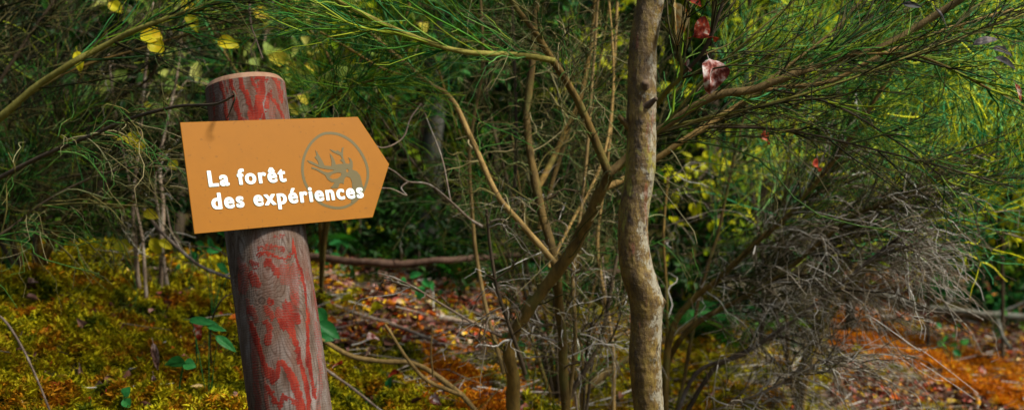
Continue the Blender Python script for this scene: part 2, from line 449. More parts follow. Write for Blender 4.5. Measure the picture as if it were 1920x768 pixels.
# emblem
m, nt, b = new_mat('emblem print', .5, .3); b.inputs['Base Color'].default_value = (.092, .07, .016, 1); M['emblem'] = m
m, nt, b = new_mat('white print', .4, .4); b.inputs['Base Color'].default_value = (.62, .72, .64, 1); M['white'] = m
def fill_mesh(name, loops, z):
    cu = bpy.data.curves.new(name, 'CURVE'); cu.dimensions = '2D'; cu.fill_mode = 'BOTH'
    for L_ in loops:
        sp = cu.splines.new('POLY'); sp.points.add(len(L_) - 1); sp.use_cyclic_u = True
        for k, p in enumerate(L_): sp.points[k].co = (p[0], p[1], 0, 1)
    o = bpy.data.objects.new(name, cu); COL.objects.link(o)
    bpy.context.view_layer.update()
    me = bpy.data.meshes.new_from_object(o.evaluated_get(bpy.context.evaluated_depsgraph_get()))
    bpy.data.objects.remove(o)
    for v_ in me.vertices: v_.co.z += z
    me.name = name
    return me
def cr(pts): return [loc2(560 + x / 4.8, 240 + y / 4.8) for x, y in pts]
ringc = [(285, 48), (350, 58), (420, 88), (490, 140), (550, 215), (595, 300), (617, 385), (615, 460), (590, 540), (550, 610), (490, 670), (420, 708), (345, 720), (270, 708), (200, 680), (140, 625), (80, 545), (45, 470), (30, 380), (38, 290), (65, 210), (110, 135), (170, 80), (225, 53)]
rc = catmull(np.array(ringc + ringc[:1]), 145)[:-1]
tg = nrm(np.roll(rc, -1, 0) - np.roll(rc, 1, 0)); nn = np.stack([tg[:, 1], -tg[:, 0]], -1)
sign_child('emblem_ring', fill_mesh('emblem_ring', [cr(rc + nn * 12), cr(rc - nn * 12)], th * .5 + .0003), M['emblem'])
stag = [(68, 292), (110, 300), (150, 322), (178, 332), (168, 300), (140, 265), (156, 247), (145, 198), (165, 225), (190, 265), (210, 300), (228, 340), (290, 345), (291, 300), (275, 230), (295, 250), (318, 290), (330, 330), (398, 322), (385, 305), (368, 290), (385, 277), (372, 250), (340, 237), (300, 217), (272, 192), (310, 203), (330, 212), (345, 201), (360, 214), (378, 222), (385, 180), (400, 174), (394, 225), (396, 265), (412, 300), (418, 320), (445, 325), (458, 310), (452, 285), (440, 266), (462, 275), (480, 305), (483, 345), (478, 375), (520, 392), (550, 430), (563, 480), (572, 520), (585, 548), (560, 600), (520, 650), (482, 680), (466, 664), (480, 600), (478, 540), (475, 490), (460, 450), (430, 437), (410, 450), (405, 475), (400, 507), (385, 498), (365, 500), (350, 540), (300, 545), (280, 535), (300, 520), (320, 490), (290, 488), (255, 465), (235, 427), (200, 407), (150, 378), (110, 367), (112, 350), (165, 365), (225, 395), (260, 403), (300, 390), (315, 378), (260, 374), (190, 362), (140, 338), (95, 318)]
hol1 = [(270, 445), (300, 415), (345, 402), (380, 405), (375, 430), (345, 455), (300, 462)]
hol2 = [(425, 372), (440, 370), (446, 390), (431, 405), (422, 390)]
sign_child('stag_emblem', fill_mesh('stag_emblem', [cr(stag), cr(hol1), cr(hol2)], th * .5 + .0006), M['emblem'])
# lettering
def contour_mesh(Fv, gx_, gy_):
    """filled region Fv<0 by marching squares"""
    verts, faces, cache = [], [], {}
    def vid(k, p):
        if k not in cache: cache[k] = len(verts); verts.append(p)
        return cache[k]
    ny_, nx_ = Fv.shape; ins = Fv < 0
    any_ = ins[:-1, :-1] | ins[1:, :-1] | ins[:-1, 1:] | ins[1:, 1:]
    for j, i in zip(*np.nonzero(any_)):
        c = [(j, i), (j, i + 1), (j + 1, i + 1), (j + 1, i)]; poly = []
        for k in range(4):
            a, b_ = c[k], c[(k + 1) % 4]
            if ins[a]: poly.append(vid(a, (gx_[a[1]], gy_[a[0]])))
            if ins[a] != ins[b_]:
                t = Fv[a] / (Fv[a] - Fv[b_]); key = (min(a, b_), max(a, b_))
                poly.append(vid(key, (gx_[a[1]] + (gx_[b_[1]] - gx_[a[1]]) * t, gy_[a[0]] + (gy_[b_[0]] - gy_[a[0]]) * t)))
        if len(poly) > 2: faces.append(poly)
    return verts, faces
def lettering(txt, p0, p1, cap_px, z, ox=.047, oy=.029):
    cu = bpy.data.curves.new(txt, 'FONT'); cu.body = txt; cu.fill_mode = 'BOTH'; cu.space_character = 1.2; cu.resolution_u = 5
    o = bpy.data.objects.new('t', cu); COL.objects.link(o); bpy.context.view_layer.update()
    me = bpy.data.meshes.new_from_object(o.evaluated_get(bpy.context.evaluated_depsgraph_get())); bpy.data.objects.remove(o)
    bm_ = bmesh.new(); bm_.from_mesh(me); bmesh.ops.remove_doubles(bm_, verts=bm_.verts, dist=1e-5)
    seg = np.array([[e.verts[0].co[:2], e.verts[1].co[:2]] for e in bm_.edges if len(e.link_faces) == 1])
    tri = np.array([[v_.co[:2] for v_ in f.verts] for f in bmesh.ops.triangulate(bm_, faces=bm_.faces)['faces']]); bm_.free()
    x0, x1 = seg[..., 0].min() - ox, seg[..., 0].max() + ox
    gx_ = np.arange(x0 - .02, x1 + .03, .011); gy_ = np.arange(-.32, .98, .011)
    GX, GY = np.meshgrid(gx_, gy_)
    ins = np.zeros(GX.shape, bool)
    for t in tri:
        lo, hi = t.min(0), t.max(0)
        ix = slice(*np.searchsorted(gx_, [lo[0], hi[0]])); iy = slice(*np.searchsorted(gy_, [lo[1], hi[1]]))
        xx, yy = GX[iy, ix], GY[iy, ix]
        d_ = [(t[(k + 1) % 3, 0] - t[k, 0]) * (yy - t[k, 1]) - (t[(k + 1) % 3, 1] - t[k, 1]) * (xx - t[k, 0]) for k in range(3)]
        ins[iy, ix] |= ((d_[0] >= 0) & (d_[1] >= 0) & (d_[2] >= 0)) | ((d_[0] <= 0) & (d_[1] <= 0) & (d_[2] <= 0))
    D = np.full(GX.shape, 9.0); ky = ox / oy
    for a, b_ in seg:
        lo, hi = np.minimum(a, b_) - .12, np.maximum(a, b_) + .12
        ix = slice(*np.searchsorted(gx_, [lo[0], hi[0]])); iy = slice(*np.searchsorted(gy_, [lo[1], hi[1]]))
        xx, yy = GX[iy, ix] - a[0], (GY[iy, ix] - a[1]) * ky
        vx, vy = b_[0] - a[0], (b_[1] - a[1]) * ky
        t = np.clip((xx * vx + yy * vy) / max(vx * vx + vy * vy, 1e-12), 0, 1)
        D[iy, ix] = np.minimum(D[iy, ix], np.hypot(xx - t * vx, yy - t * vy))
    Fv = np.where(ins, -D, D) - ox
    vv, ff = contour_mesh(Fv, gx_, gy_)
    a = np.array(loc2(*p0)); b_ = np.array(loc2(*p1)); ex = (b_ - a) / (x1 - x0)
    ey = (np.array(loc2(*cap_px)) - a) / (.70 + 2 * oy)
    me = bpy.data.meshes.new('lettering')
    me.from_pydata([(*(a + ex * (x - x0) + ey * (y + oy)), z) for x, y in vv], [], ff); me.update()
    return me
sign_child('lettering', lettering('La forêt', (391, 351), (536.5, 341), (386.5, 320), th * .5 + .0012), M['white'])
sign_child('lettering', lettering('des expériences', (397, 393.5), (681.5, 371), (392.5, 362), th * .5 + .0012), M['white'])

# post ---------------------------------------------------------
tpx = at(455, 149, PY)
tl = ((tpx - post_c) @ Uv)
# axis point at ray height of px y~139
top = post_c + Uv * tl
bot_len = tl + .92
KH, KS = 900, 300
hh = np.linspace(0, bot_len, KH)
th_ = np.linspace(0, 2 * np.pi, KS, endpoint=False)
e1 = Rv; e2 = Nv
Hh, Tt = np.meshgrid(hh, th_, indexing='ij')
cham = .010
dirs = e1 * np.cos(Tt)[..., None] + e2 * np.sin(Tt)[..., None]
cenl = top - Uv * Hh[..., None]
Pn = cenl + dirs * PR
paint_col = {}
rad = PR * (1 + .006 * fbm(np.stack([np.cos(Tt) * 1.2, np.sin(Tt) * 1.2, Hh * 3], -1), 3))
cells = np.stack([np.cos(Tt) * PR, np.sin(Tt) * PR, -Hh], -1)
V0 = cenl + dirs * rad[..., None]
ppx, ppy = project(V0)
front = (dirs @ Nv > -.75) & (Hh < 1.2) & ((((CAM - V0) * dirs).sum(-1)) > -.05)
wx = 2.2 * fbm(cells * np.array([300, 300, 60]), 2) + 1.0 * vnoise(cells * np.array([500, 500, 160.]))
wy = 5.0 * fbm(cells * np.array([260, 260, 260]) + 9, 2)
qx, qy = ppx + wx, ppy + wy
up_s = [([(460, 150), (480, 260), (520, 400), (550, 560), (595, 680)], 38, 1), ([(580, 130), (600, 270), (660, 400), (720, 560), (760, 680)], 46, 1),
        ([(330, 170), (360, 280), (390, 400), (410, 560), (420, 680)], 32, .9), ([(235, 190), (265, 400), (265, 660)], 14, .8), ([(195, 210), (215, 400)], 10, .5), ([(385, 160), (410, 260), (430, 340)], 14, .8),
        ([(700, 130), (740, 230), (800, 330), (845, 230), (860, 150)], 36, .9), ([(800, 125), (810, 150)], 70, .9), ([(835, 230), (840, 390)], 60, .9), ([(870, 200), (905, 180)], 30, .8),
        ([(800, 420), (790, 520), (770, 680)], 70, 1), ([(800, 420), (850, 600), (860, 680)], 30, 1), ([(930, 340), (900, 460), (890, 530)], 34, .9), ([(930, 340), (980, 440), (1030, 500), (1080, 600), (1110, 680)], 26, .9),
        ([(950, 480), (970, 650)], 70, .35), ([(960, 150), (1020, 210), (1060, 330), (1080, 430)], 38, .8), ([(1100, 150), (1130, 400)], 8, .8), ([(690, 600), (720, 680)], 50, .9), ([(590, 640), (640, 680)], 40, .7)]
lo_a = [([(520, 60), (560, 80), (600, 40)], 16, .7), ([(380, 160), (470, 140), (600, 160)], 24, .8), ([(370, 215), (440, 200), (500, 215), (560, 240), (610, 250), (670, 200), (672, 90)], 17, 1),
        ([(670, 100), (700, 220), (740, 340), (770, 500), (790, 640), (803, 768)], 17, 1), ([(455, 285), (470, 275)], 55, .95), ([(330, 280), (350, 300)], 50, .8), ([(335, 390), (365, 460)], 62, .85), ([(480, 290), (550, 380)], 40, .9),
        ([(590, 350), (680, 350)], 90, .55), ([(620, 420), (690, 440)], 80, .5), ([(660, 330), (685, 500), (690, 720)], 55, .5), ([(620, 640), (640, 768)], 60, .85), ([(690, 560), (690, 768)], 50, .7), ([(484, 600), (488, 610)], 38, 1),
        ([(320, 670), (325, 690)], 58, .8), ([(260, 330), (250, 500)], 70, .6), ([(450, 660), (500, 740)], 36, .8), ([(850, 500), (885, 768)], 9, .7), ([(560, 700), (600, 768)], 60, .7), ([(290, 600), (300, 768)], 26, .5), ([(350, 700), (360, 768)], 30, .6), ([(230, 250), (250, 330)], 50, .4), ([(790, 350), (800, 420)], 26, .4), ([(820, 600), (850, 768)], 20, .35)]
lo_b = [([(430, 0), (500, 70), (540, 130), (590, 260), (620, 420), (660, 560), (685, 768)], 30, 1), ([(480, 30), (560, 0)], 80, .9), ([(530, 40), (545, 110)], 34, .9), ([(670, 0), (675, 120), (668, 260), (680, 380), (710, 500), (732, 660)], 22, 1), ([(672, 240), (682, 400)], 34, 1),
        ([(310, 20), (350, 60), (325, 190)], 48, .85), ([(190, 20), (260, 250), (300, 380), (372, 530), (405, 480), (432, 350), (490, 400), (540, 520), (600, 640), (640, 768)], 36, 1), ([(350, 440), (380, 500)], 50, .95), ([(500, 420), (545, 520), (590, 640)], 52, 1),
        ([(320, 560), (400, 700), (440, 735), (460, 655), (560, 690), (610, 760)], 30, 1), ([(740, 30), (770, 250), (785, 400), (780, 560), (760, 768)], 32, .5), ([(200, 60), (230, 500), (250, 768)], 46, .55), ([(280, 300), (310, 600), (330, 768)], 26, .6), ([(180, 0), (195, 120)], 20, .6)]
paint = np.zeros(Hh.shape)
def strokes(lst, ox, oy, sc):
    global paint
    for pts, w, amt in lst:
        pts = [(ox + x / sc, oy + y / sc) for x, y in pts]; w = w / sc * .5 * 1.25 + .3
        dd = np.full(Hh.shape, 1e9)
        for (ax, ay), (bx, by) in zip(pts[:-1], pts[1:]):
            vx, vy = bx - ax, by - ay; L2 = vx * vx + vy * vy
            t = np.clip(((qx - ax) * vx + (qy - ay) * vy) / L2, 0, 1)
            dd = np.minimum(dd, np.hypot(qx - ax - t * vx, qy - ay - t * vy))
        paint = np.maximum(paint, amt * (1 - sstep(dd, w - 1.0, w + 1.3)))
strokes(up_s, 360, 120, 6.4); strokes(lo_a, 400, 430, 4.517); strokes(lo_b, 430, 600, 4.571)
# unseen back and lower post: the same kind of flamed paint remains
gf = fbm(np.stack([np.cos(Tt) * 1.6, np.sin(Tt) * 1.6, Hh * 5], -1) + 4, 3)
pb = sstep(np.sin(gf * 16), .55, .8)
seen = front & (ppy > 130) & (ppy < 775)
paint = np.where(seen, paint, pb)
# cathedral grain contours
gr = fbm(np.stack([np.cos(Tt) * 1.3, np.sin(Tt) * 1.3, Hh * 4.5], -1) + 1.7, 2)
kx, ky = 490.5, 563.5
dk = np.hypot(ppx - kx, (ppy - ky))
gr = gr + np.where(front, .55 * np.exp(-((ppx - kx) ** 2 / 700 + (ppy - ky + 20) ** 2 / 2600)), 0)
grain = np.sin(gr * 95 + 2.0 * vnoise(cells * np.array([200, 200, 25.])))
knot = np.where(front, np.exp(-((dk - 5.8) / 1.6) ** 2) + .5 * (dk < 4) + .45 * np.exp(-((dk - 12) / 1.4) ** 2) + .3 * np.exp(-((dk - 18) / 1.4) ** 2), 0)
rad = rad + .00035 * sstep(paint, .3, .7) - .0005 * knot + .00012 * grain
# chamfer at the top
ch = np.clip(1 - Hh / cham, 0, 1)
rad = rad - ch * .007
V0 = cenl + dirs * rad[..., None]
Vp = V0.reshape(-1, 3)
i = (np.arange(KH - 1)[:, None] * KS + np.arange(KS)[None]); i2 = (np.arange(KH - 1)[:, None] * KS + (np.arange(KS)[None] + 1) % KS)
Q = np.stack([i, i + KS, i2 + KS, i2], -1).reshape(-1, 4)
me = make_mesh('shaft', Vp, Q, {'paint': paint.ravel(), 'grain': grain.ravel(), 'knot': knot.ravel(), 'cut': (Hh < cham * 1.02).astype(float).ravel(), 'hh': Hh.ravel()})
m, nt, b = new_mat('weathered post wood with red paint remains', .85, .1)
tcg = pos_vec(nt, (1, 1, 1))
hhn = attr(nt, 'hh')
ln = mathn(nt, 'SINE', mathn(nt, 'ADD', mathn(nt, 'MULTIPLY', hhn, 1500.), mathn(nt, 'MULTIPLY', noise(nt, 28, 3, .6, tcg), 26)))
base = ramp(nt, [(.28, (.04, .026, .017)), (.48, (.11, .085, .066)), (.72, (.23, .215, .2))], noise(nt, 38, 5, .65, pos_vec(nt, (1, 1, .25))))
c = mixc(nt, mathn(nt, 'MULTIPLY', ramp(nt, [(.35, (0, 0, 0)), (.65, (1, 1, 1))], noise(nt, 9, 2, .5, tcg)).outputs[0], .45), base.outputs[0], (.10, .048, .026))
l01 = mathn(nt, 'MULTIPLY_ADD', ln, .5, .5)
c = mixc(nt, mathn(nt, 'MULTIPLY', l01, mathn(nt, 'MULTIPLY', noise(nt, 30, 2, .5, tcg), .4)), c, (.04, .032, .028))
g01 = mathn(nt, 'MULTIPLY_ADD', attr(nt, 'grain'), .5, .5)
c = mixc(nt, mathn(nt, 'MULTIPLY', mathn(nt, 'POWER', g01, 4.), .7), c, (.035, .018, .010))
st = ramp(nt, [(.45, (0, 0, 0)), (.62, (1, 1, 1))], noise(nt, 16, 4, .6, pos_vec(nt, (1, 1, .3))))
c = mixc(nt, mathn(nt, 'MULTIPLY', st.outputs[0], .32), c, (.13, .035, .018))
red = ramp(nt, [(.3, (.075, .004, .002)), (.5, (.145, .011, .005)), (.65, (.20, .022, .010)), (.82, (.24, .055, .032))], noise(nt, 60, 4, .6, pos_vec(nt, (1, 1, .4))))
pm = attr(nt, 'paint')
wear = mathn(nt, 'SUBTRACT', pm, mathn(nt, 'MULTIPLY', l01, .3))
wear = mathn(nt, 'SUBTRACT', wear, mathn(nt, 'MULTIPLY', mathn(nt, 'POWER', g01, 3.), .3))
wear = mathn(nt, 'MULTIPLY', wear, mathn(nt, 'ADD', .75, mathn(nt, 'MULTIPLY', noise(nt, 120, 3, .7, pos_vec(nt, (1, 1, .2))), .45)))
c = mixc(nt, mathn(nt, 'MINIMUM', mathn(nt, 'MAXIMUM', mathn(nt, 'MULTIPLY', wear, 1.3), 0.), .96), c, red.outputs[0])
c = mixc(nt, mathn(nt, 'MULTIPLY', attr(nt, 'knot'), .92), c, (.03, .02, .014))
cutc = ramp(nt, [(.3, (.09, .045, .025)), (.45, (.2, .115, .07)), (.7, (.25, .155, .10))], noise(nt, 25, 4, .6, tcg))
c = mixc(nt, attr(nt, 'cut'), c, cutc.outputs[0])
nt.links.new(c, b.inputs['Base Color'])
bump(nt, b, mathn(nt, 'ADD', mathn(nt, 'MULTIPLY', ln, .18), mathn(nt, 'ADD', mathn(nt, 'MULTIPLY', g01, .6), noise(nt, 160, 4, .7, pos_vec(nt, (1, 1, .08))))), .4, .0010)
M['post'] = m
bx, by = (top - Uv * (bot_len - .15))[:2]
post = thing('wooden_post', 'round weathered grey post with flaking red paint holding up the orange sign', 'post', (bx, by, gz(bx, by)))
obj('shaft', me, M['post'], post)
# cut top
kr = np.linspace(0, 1, 14)
Vt = (top + Uv * .0001) + (e1 * np.cos(th_[::5])[:, None] + e2 * np.sin(th_[::5])[:, None])[None] * ((PR - .007) * kr)[:, None, None] + Uv * (.004 * (1 - kr ** 2))[:, None, None]
ks = len(th_[::5]); i = np.arange(13)[:, None] * ks + np.arange(ks); i2 = np.arange(13)[:, None] * ks + (np.arange(ks) + 1) % ks
m, nt, b = new_mat('cut end grain', .8, .2)
nt.links.new(ramp(nt, [(.3, (.35, .2, .12)), (.7, (.55, .36, .24))], noise(nt, 40, 4, .6)).outputs[0], b.inputs['Base Color'])
obj('cut_top', make_mesh('cut_top', Vt.reshape(-1, 3), np.stack([i, i + ks, i2 + ks, i2], -1).reshape(-1, 4)), m, post)

# ------------------------------------------------------------------ young tree in focus
TY = 1.98
edge = [(-120, 1200, 1252), (-60, 1197, 1249), (0, 1193, 1246), (40, 1185, 1240), (100, 1178, 1232), (180, 1176, 1231), (240, 1176, 1231), (300, 1172, 1231), (350, 1168, 1225), (384, 1161, 1219), (430, 1158, 1216), (480, 1159, 1221), (520, 1165, 1231), (560, 1178, 1243), (600, 1182, 1242), (660, 1178, 1240), (700, 1180, 1241), (768, 1187, 1246), (850, 1192, 1256), (950, 1186, 1262), (1100, 1178, 1275)]
E = np.array(edge, float)
pts = [at((l + r) / 2, y, TY) for y, l, r in edge]; rr = [(r - l) / 2 / F * TY for y, l, r in edge]
gx = pts[-1]; 
# continue up into its crown and down to the soil
pts = [at(1300, -700, TY + .3), at(1262, -420, TY + .15), at(1236, -240, TY + .05)] + pts
rr = [.018, .022, .025] + rr
zb = gz(pts[-1][0], pts[-1][1])
if pts[-1][2] > zb - .05:
    pts.append(np.array([pts[-1][0], pts[-1][1], zb - .1])); rr.append(rr[-1] * 1.25)
pts = np.array(pts); Kt = 700
path = catmull(pts, Kt); rad_ = np.interp(np.linspace(0, len(rr) - 1, Kt), np.arange(len(rr)), rr)
St = 96
a = np.linspace(0, 2 * np.pi, St, endpoint=False)
ring = np.stack([np.cos(a), np.sin(a), 0 * a], -1)
q = path[:, None] + ring[None] * rad_[:, None, None]
hgt = rad_[:, None] * (.955 + .022 * fbm(q * 14, 2) + .022 * fbm(q * np.array([70, 70, 30]), 3)) + .0010 * np.abs(fbm(q * np.array([160, 160, 60]), 3))
def bulge(px, py, side, amp, sx, sz):
    c0 = at(px, py, TY); dz = (q[..., 2] - c0[2]) / sz; ds = (q[..., 0] - c0[0]) / sx; dy = (q[..., 1] - (c0[1] + side)) / sx
    return amp * np.exp(-(dz ** 2 + ds ** 2 + dy ** 2))
hgt = hgt + bulge(1243, 566, 0, .0035, .014, .012) + bulge(1222, 665, -.03, .004, .012, .01) + bulge(1210, 170, -.03, .006, .014, .02) + bulge(1180, 215, -.01, .004, .014, .02) + bulge(1206, 500, -.03, -.003, .01, .01)
# horizontal lenticel rings
hgt = hgt + .0003 * np.sin(q[..., 2] * 260 + 3 * vnoise(q * 30)) * sstep(vnoise(q * 12), 0, .5)
V = path[:, None] + ring[None] * hgt[..., None]
i = np.arange(Kt - 1)[:, None] * St + np.arange(St); i2 = np.arange(Kt - 1)[:, None] * St + (np.arange(St) + 1) % St
m, nt, b = new_mat('young tree bark', .6, .4)
v = pos_vec(nt, (1, 1, .45))
c = ramp(nt, [(.25, (.028, .015, .003)), (.45, (.085, .048, .008)), (.6, (.165, .105, .014)), (.8, (.21, .16, .025))], noise(nt, 55, 6, .7, v)).outputs[0]
gn = N(nt, 'ShaderNodeNewGeometry'); sx_ = N(nt, 'ShaderNodeSeparateXYZ'); nt.links.new(gn.outputs['Position'], sx_.inputs[0])
ud = mathn(nt, 'SUBTRACT', attr(nt, 'side'), 0.0)
lm = mathn(nt, 'ADD', mathn(nt, 'MULTIPLY', noise(nt, 45, 5, .75, pos_vec(nt, (1, 1, .7))), .9), mathn(nt, 'MULTIPLY', ud, .27))  # lichen noise weighted rightward, which also paints the trunk's lit edge grey
lk = ramp(nt, [(.585, (0, 0, 0)), (.66, (1, 1, 1))], lm)
lcol = ramp(nt, [(.3, (.15, .13, .08)), (.7, (.36, .34, .25))], noise(nt, 120, 4, .7, v))
c = mixc(nt, mathn(nt, 'MULTIPLY', lk.outputs[0], .85), c, lcol.outputs[0])
yk = ramp(nt, [(.52, (0, 0, 0)), (.6, (1, 1, 1))], mathn(nt, 'MULTIPLY', noise(nt, 26, 4, .7, v), attr(nt, 'mossy')))
c = mixc(nt, mathn(nt, 'MULTIPLY', yk.outputs[0], .8), c, (.22, .2, .02))
rk = ramp(nt, [(.62, (0, 0, 0)), (.68, (1, 1, 1))], noise(nt, 40, 3, .6, pos_vec(nt, (1, 1, .25))))
c = mixc(nt, mathn(nt, 'MULTIPLY', rk.outputs[0], .55), c, (.16, .035, .015))
dkk = ramp(nt, [(.36, (1, 1, 1)), (.44, (0, 0, 0))], noise(nt, 75, 5, .75, v))
c = mixc(nt, mathn(nt, 'MULTIPLY', dkk.outputs[0], .8), c, (.022, .014, .008))
nt.links.new(c, b.inputs['Base Color'])
bump(nt, b, mathn(nt, 'ADD', noise(nt, 170, 6, .75, v), mathn(nt, 'MULTIPLY', noise(nt, 60, 3, .6, pos_vec(nt, (.6, .6, 1.6))), .6)), .8, .004)
M['bark_hero'] = m
side = np.broadcast_to(np.cos(a)[None] * .8 - np.sin(a)[None] * .2, (Kt, St)); pyv = project(path)[1]
mossy = np.broadcast_to((.45 + .6 * np.exp(-((pyv - 330) / 190) ** 2))[:, None], (Kt, St))
base_p = path[-1].copy(); base_p[2] = zb
tree = thing('young_tree', 'slim young tree with grey lichen and a painted pale lit edge on rough brown bark, standing right of the sign', 'tree', base_p)
obj('trunk', make_mesh('trunk', V.reshape(-1, 3), np.stack([i, i + St, i2 + St, i2], -1).reshape(-1, 4), {'side': side.ravel(), 'mossy': mossy.ravel()}), M['bark_hero'], tree)
def stub(p0, p1, r0, r1, mat=M['bark_stub'], par=tree, name='branch_stub'):
    P_ = catmull([p0, (p0 + p1) / 2 + rng.normal(size=3) * .001, p1], 14)[None]
    R_ = np.linspace(r0, r1, 14)[None].copy(); P_ = np.concatenate([P_, P_[:, -1:] + (P_[:, -1:] - P_[:, -2:-1]) * .1], 1); R_ = np.concatenate([R_, [[.0004]]], 1)
    V_, Q_, r_ = tubes(P_, R_, 16, None, .12)
    return obj(name, make_mesh(name, V_, Q_, {'rnd': r_}), mat, par)
stub(at(1208, 180, TY - .015), at(1210, 153, TY - .038), .012, .0065)
stub(at(1208, 200, TY - .02), at(1231, 184, TY - .040), .010, .003)
stub(at(1182, 240, TY), at(1160, 217, TY - .01), .008, .004, M['bark_hero'])
stub(at(1232, 572, TY), at(1247, 562, TY - .004), .012, .006, M['bark_hero'])
# crown above the frame
cr1 = spawn(path[None, :90][:, ::-1], 16, .8, 50, (0, 0, .9), trange=(.35, 1), K=8)
cr1 = cr1[(cr1[..., 2] > CZ + .24 * cr1[..., 1] + .12).all(1)]
cr2 = spawn(cr1, 5, .4, 45, (0, 0, .3), K=6)
cr2 = cr2[(cr2[..., 2] > CZ + .24 * cr2[..., 1] + .05).all(1)]
obj('crown_limbs', twig_mesh('crown_limbs', [(cr1, taper(cr1, .008, .002), 5), (cr2, taper(cr2, .003, .001), 4)]), M['bark_broom'], tree)
lp = spawn(cr2, 5, .06, 60, K=2)
ok = lp[:, :, 2].min(1) > CZ + .23 * lp[:, 0, 1] + .05
lp = lp[ok]
obj('crown', leaf_mesh('crown', lp[:, 0], lp[:, 1] - lp[:, 0], np.tile([0, 0, 1.], (len(lp), 1)) + .4 * rng.normal(size=(len(lp), 3)), .06, .038), M['leaf_mid'], tree)

# ------------------------------------------------------------------ shrubs
def px_path(pts, K=26):
    """pts = (px,py,Y)"""
    return catmull([at(*p) for p in pts], K)
def ground_to(p, Y=None):
    return np.array([p[0], p[1], gz(p[0], p[1]) - .03])
def branch(parent, path, r0, r1, mat, name='branch', label=None, rough=.1):
    R_ = np.linspace(r0, r1, len(path))[None]
    P_ = path + .25 * r0 * np.stack([fbm(path * 9 + k * 7, 2) for k in range(3)], -1)
    V_, Q_, r_ = tubes(P_[None], R_, 10, np.array([rng.random()]), rough)
    o = obj(name, make_mesh(name, V_, Q_, {'rnd': r_}), mat, parent)
    if label: o['label'] = label
    return o
def spray(parent_obj, P, kind, n1=10, L1=.3, n2=7, L2=.16, n3=1.2, L3=.08, trange=(.2, 1), bias=(0, 0, 0), r=.0019, curl=None, root=None, mat=None, ang=32, name=None):
    P = np.asarray(P)[None] if np.asarray(P).ndim == 2 else P
    dead = kind in ('grey', 'mid')
    cl = (0, 0, -.45) if dead else (0, 0, .1)
    if curl is not None: cl = curl
    cr_ = .27 if dead else .12
    if kind == 'mid': r = r * .78
    if kind == 'green' and not mat: r = r * .86
    n1 = int(n1 * .8); n2 = max(1, int(round(n2 * .85)))
    a1 = spawn(P, n1, L1, ang * (1.3 if dead else 1), bias, cl, cr_, trange, 9)
    a2 = spawn(a1, n2, L2, ang * (1.2 if dead else .8), np.array(bias) * .6, cl, cr_, (.1, 1), 7)
    sets = [(a1, taper(a1, r * 1.15, r * .5), 4), (a2, taper(a2, r * .72, r * .38), 3)]
    if n3:
        a3 = spawn(a2, n3, L3, ang, np.array(bias) * .4, cl, cr_, (.15, 1), 5)
        sets.append((a3, taper(a3, r * .5, r * .3), 3))
    nm = name or ('dead_twigs' if dead else 'green_twigs')
    def clear(p):                                    # nothing grows across the face of the sign or the young tree's bark
        px, py = project(p); Yp = p[..., 1]
        hit = (Yp < 1.98) & (px > 322) & (px < 745) & (py > 140) & (py < 700)
        hit |= (Yp < 2.0) & (px > 1150) & (px < 1250)
        return ~hit.any(1) & (Yp.min(1) > 1.2)
    sets = [(p_[clear(p_)], r_[clear(p_)], sd_) for p_, r_, sd_ in sets]
    mt_ = M[mat or {'green': 'twig_green', 'grey': 'twig_grey', 'dark': 'twig_dark', 'mid': 'twig_mid'}[kind]]
    if n1 <= 13 or sum(len(s_[0]) for s_ in sets) < 45:
        for p_, r_, sd_ in sets:
            for q in range(len(p_)):
                obj('twig', twig_mesh('twig', [(p_[q:q + 1], r_[q:q + 1], sd_)]), mt_, parent_obj)
        return
    sets = [s_ for s_ in sets if len(s_[0])]
    me = twig_mesh(nm, sets)
    return obj(nm, me, M[mat or {'green': 'twig_green', 'grey': 'twig_grey', 'dark': 'twig_dark', 'mid': 'twig_mid'}[kind]], parent_obj)

# --- central broom
b0 = ground_to(at(968, 800, 2.5))
S1 = thing('broom_shrub', 'many stemmed broom shrub directly behind the lichened young tree, forking low down', 'shrub', b0)
pA = np.vstack([b0, [at(*p) for p in [(964, 768, 2.5), (962, 705, 2.48), (955, 660, 2.46), (968, 618, 2.45), (1010, 558, 2.43), (1062, 482, 2.4), (1108, 400, 2.36), (1140, 322, 2.32)]]])
pA = catmull(pA, 60)
sA = branch(S1, pA, .018, .0135, M['bark_broom'], 'stem', rough=.14)
b1 = ground_to(at(1064, 800, 2.62))
pB = catmull(np.vstack([b1, [at(*p) for p in [(1058, 700, 2.6), (1052, 600, 2.56), (1042, 495, 2.5), (1012, 370, 2.54), (988, 230, 2.6), (1000, 100, 2.62), (1012, -80, 2.65), (1030, -260, 2.7)]]]), 60)
sB = branch(S1, pB, .014, .008, M['bark_broom'], 'stem')
pC = px_path([(1042, 495, 2.47), (985, 430, 2.46), (930, 360, 2.46), (880, 250, 2.48), (845, 185, 2.5), (800, 152, 2.5), (720, 85, 2.5), (640, 10, 2.5), (560, -80, 2.5)], 40)
sC = branch(S1, pC, .0085, .004, M['bark_tan'])
pC2 = px_path([(800, 152, 2.5), (720, 130, 2.45), (660, 95, 2.4), (600, 60, 2.38)], 16); branch(S1, pC2, .0045, .0025, M['bark_broom'])
pD = px_path([(1140, 325, 2.3), (1112, 255, 2.28), (1080, 185, 2.26), (1040, 115, 2.22), (1000, 55, 2.2), (960, 0, 2.2), (920, -80, 2.2)], 36)
sD = branch(S1, pD, .0105, .005, M['bark_broom'])
pE = px_path([(1040, 113, 2.2), (975, 104, 2.15), (900, 100, 2.1), (830, 88, 2.08), (760, 62, 2.05), (700, 35, 2.0), (640, 5, 2.0), (570, -40, 1.98)], 40)
sE = branch(S1, pE, .0062, .0042, M['bark_yel'], label='smooth yellow green branch')
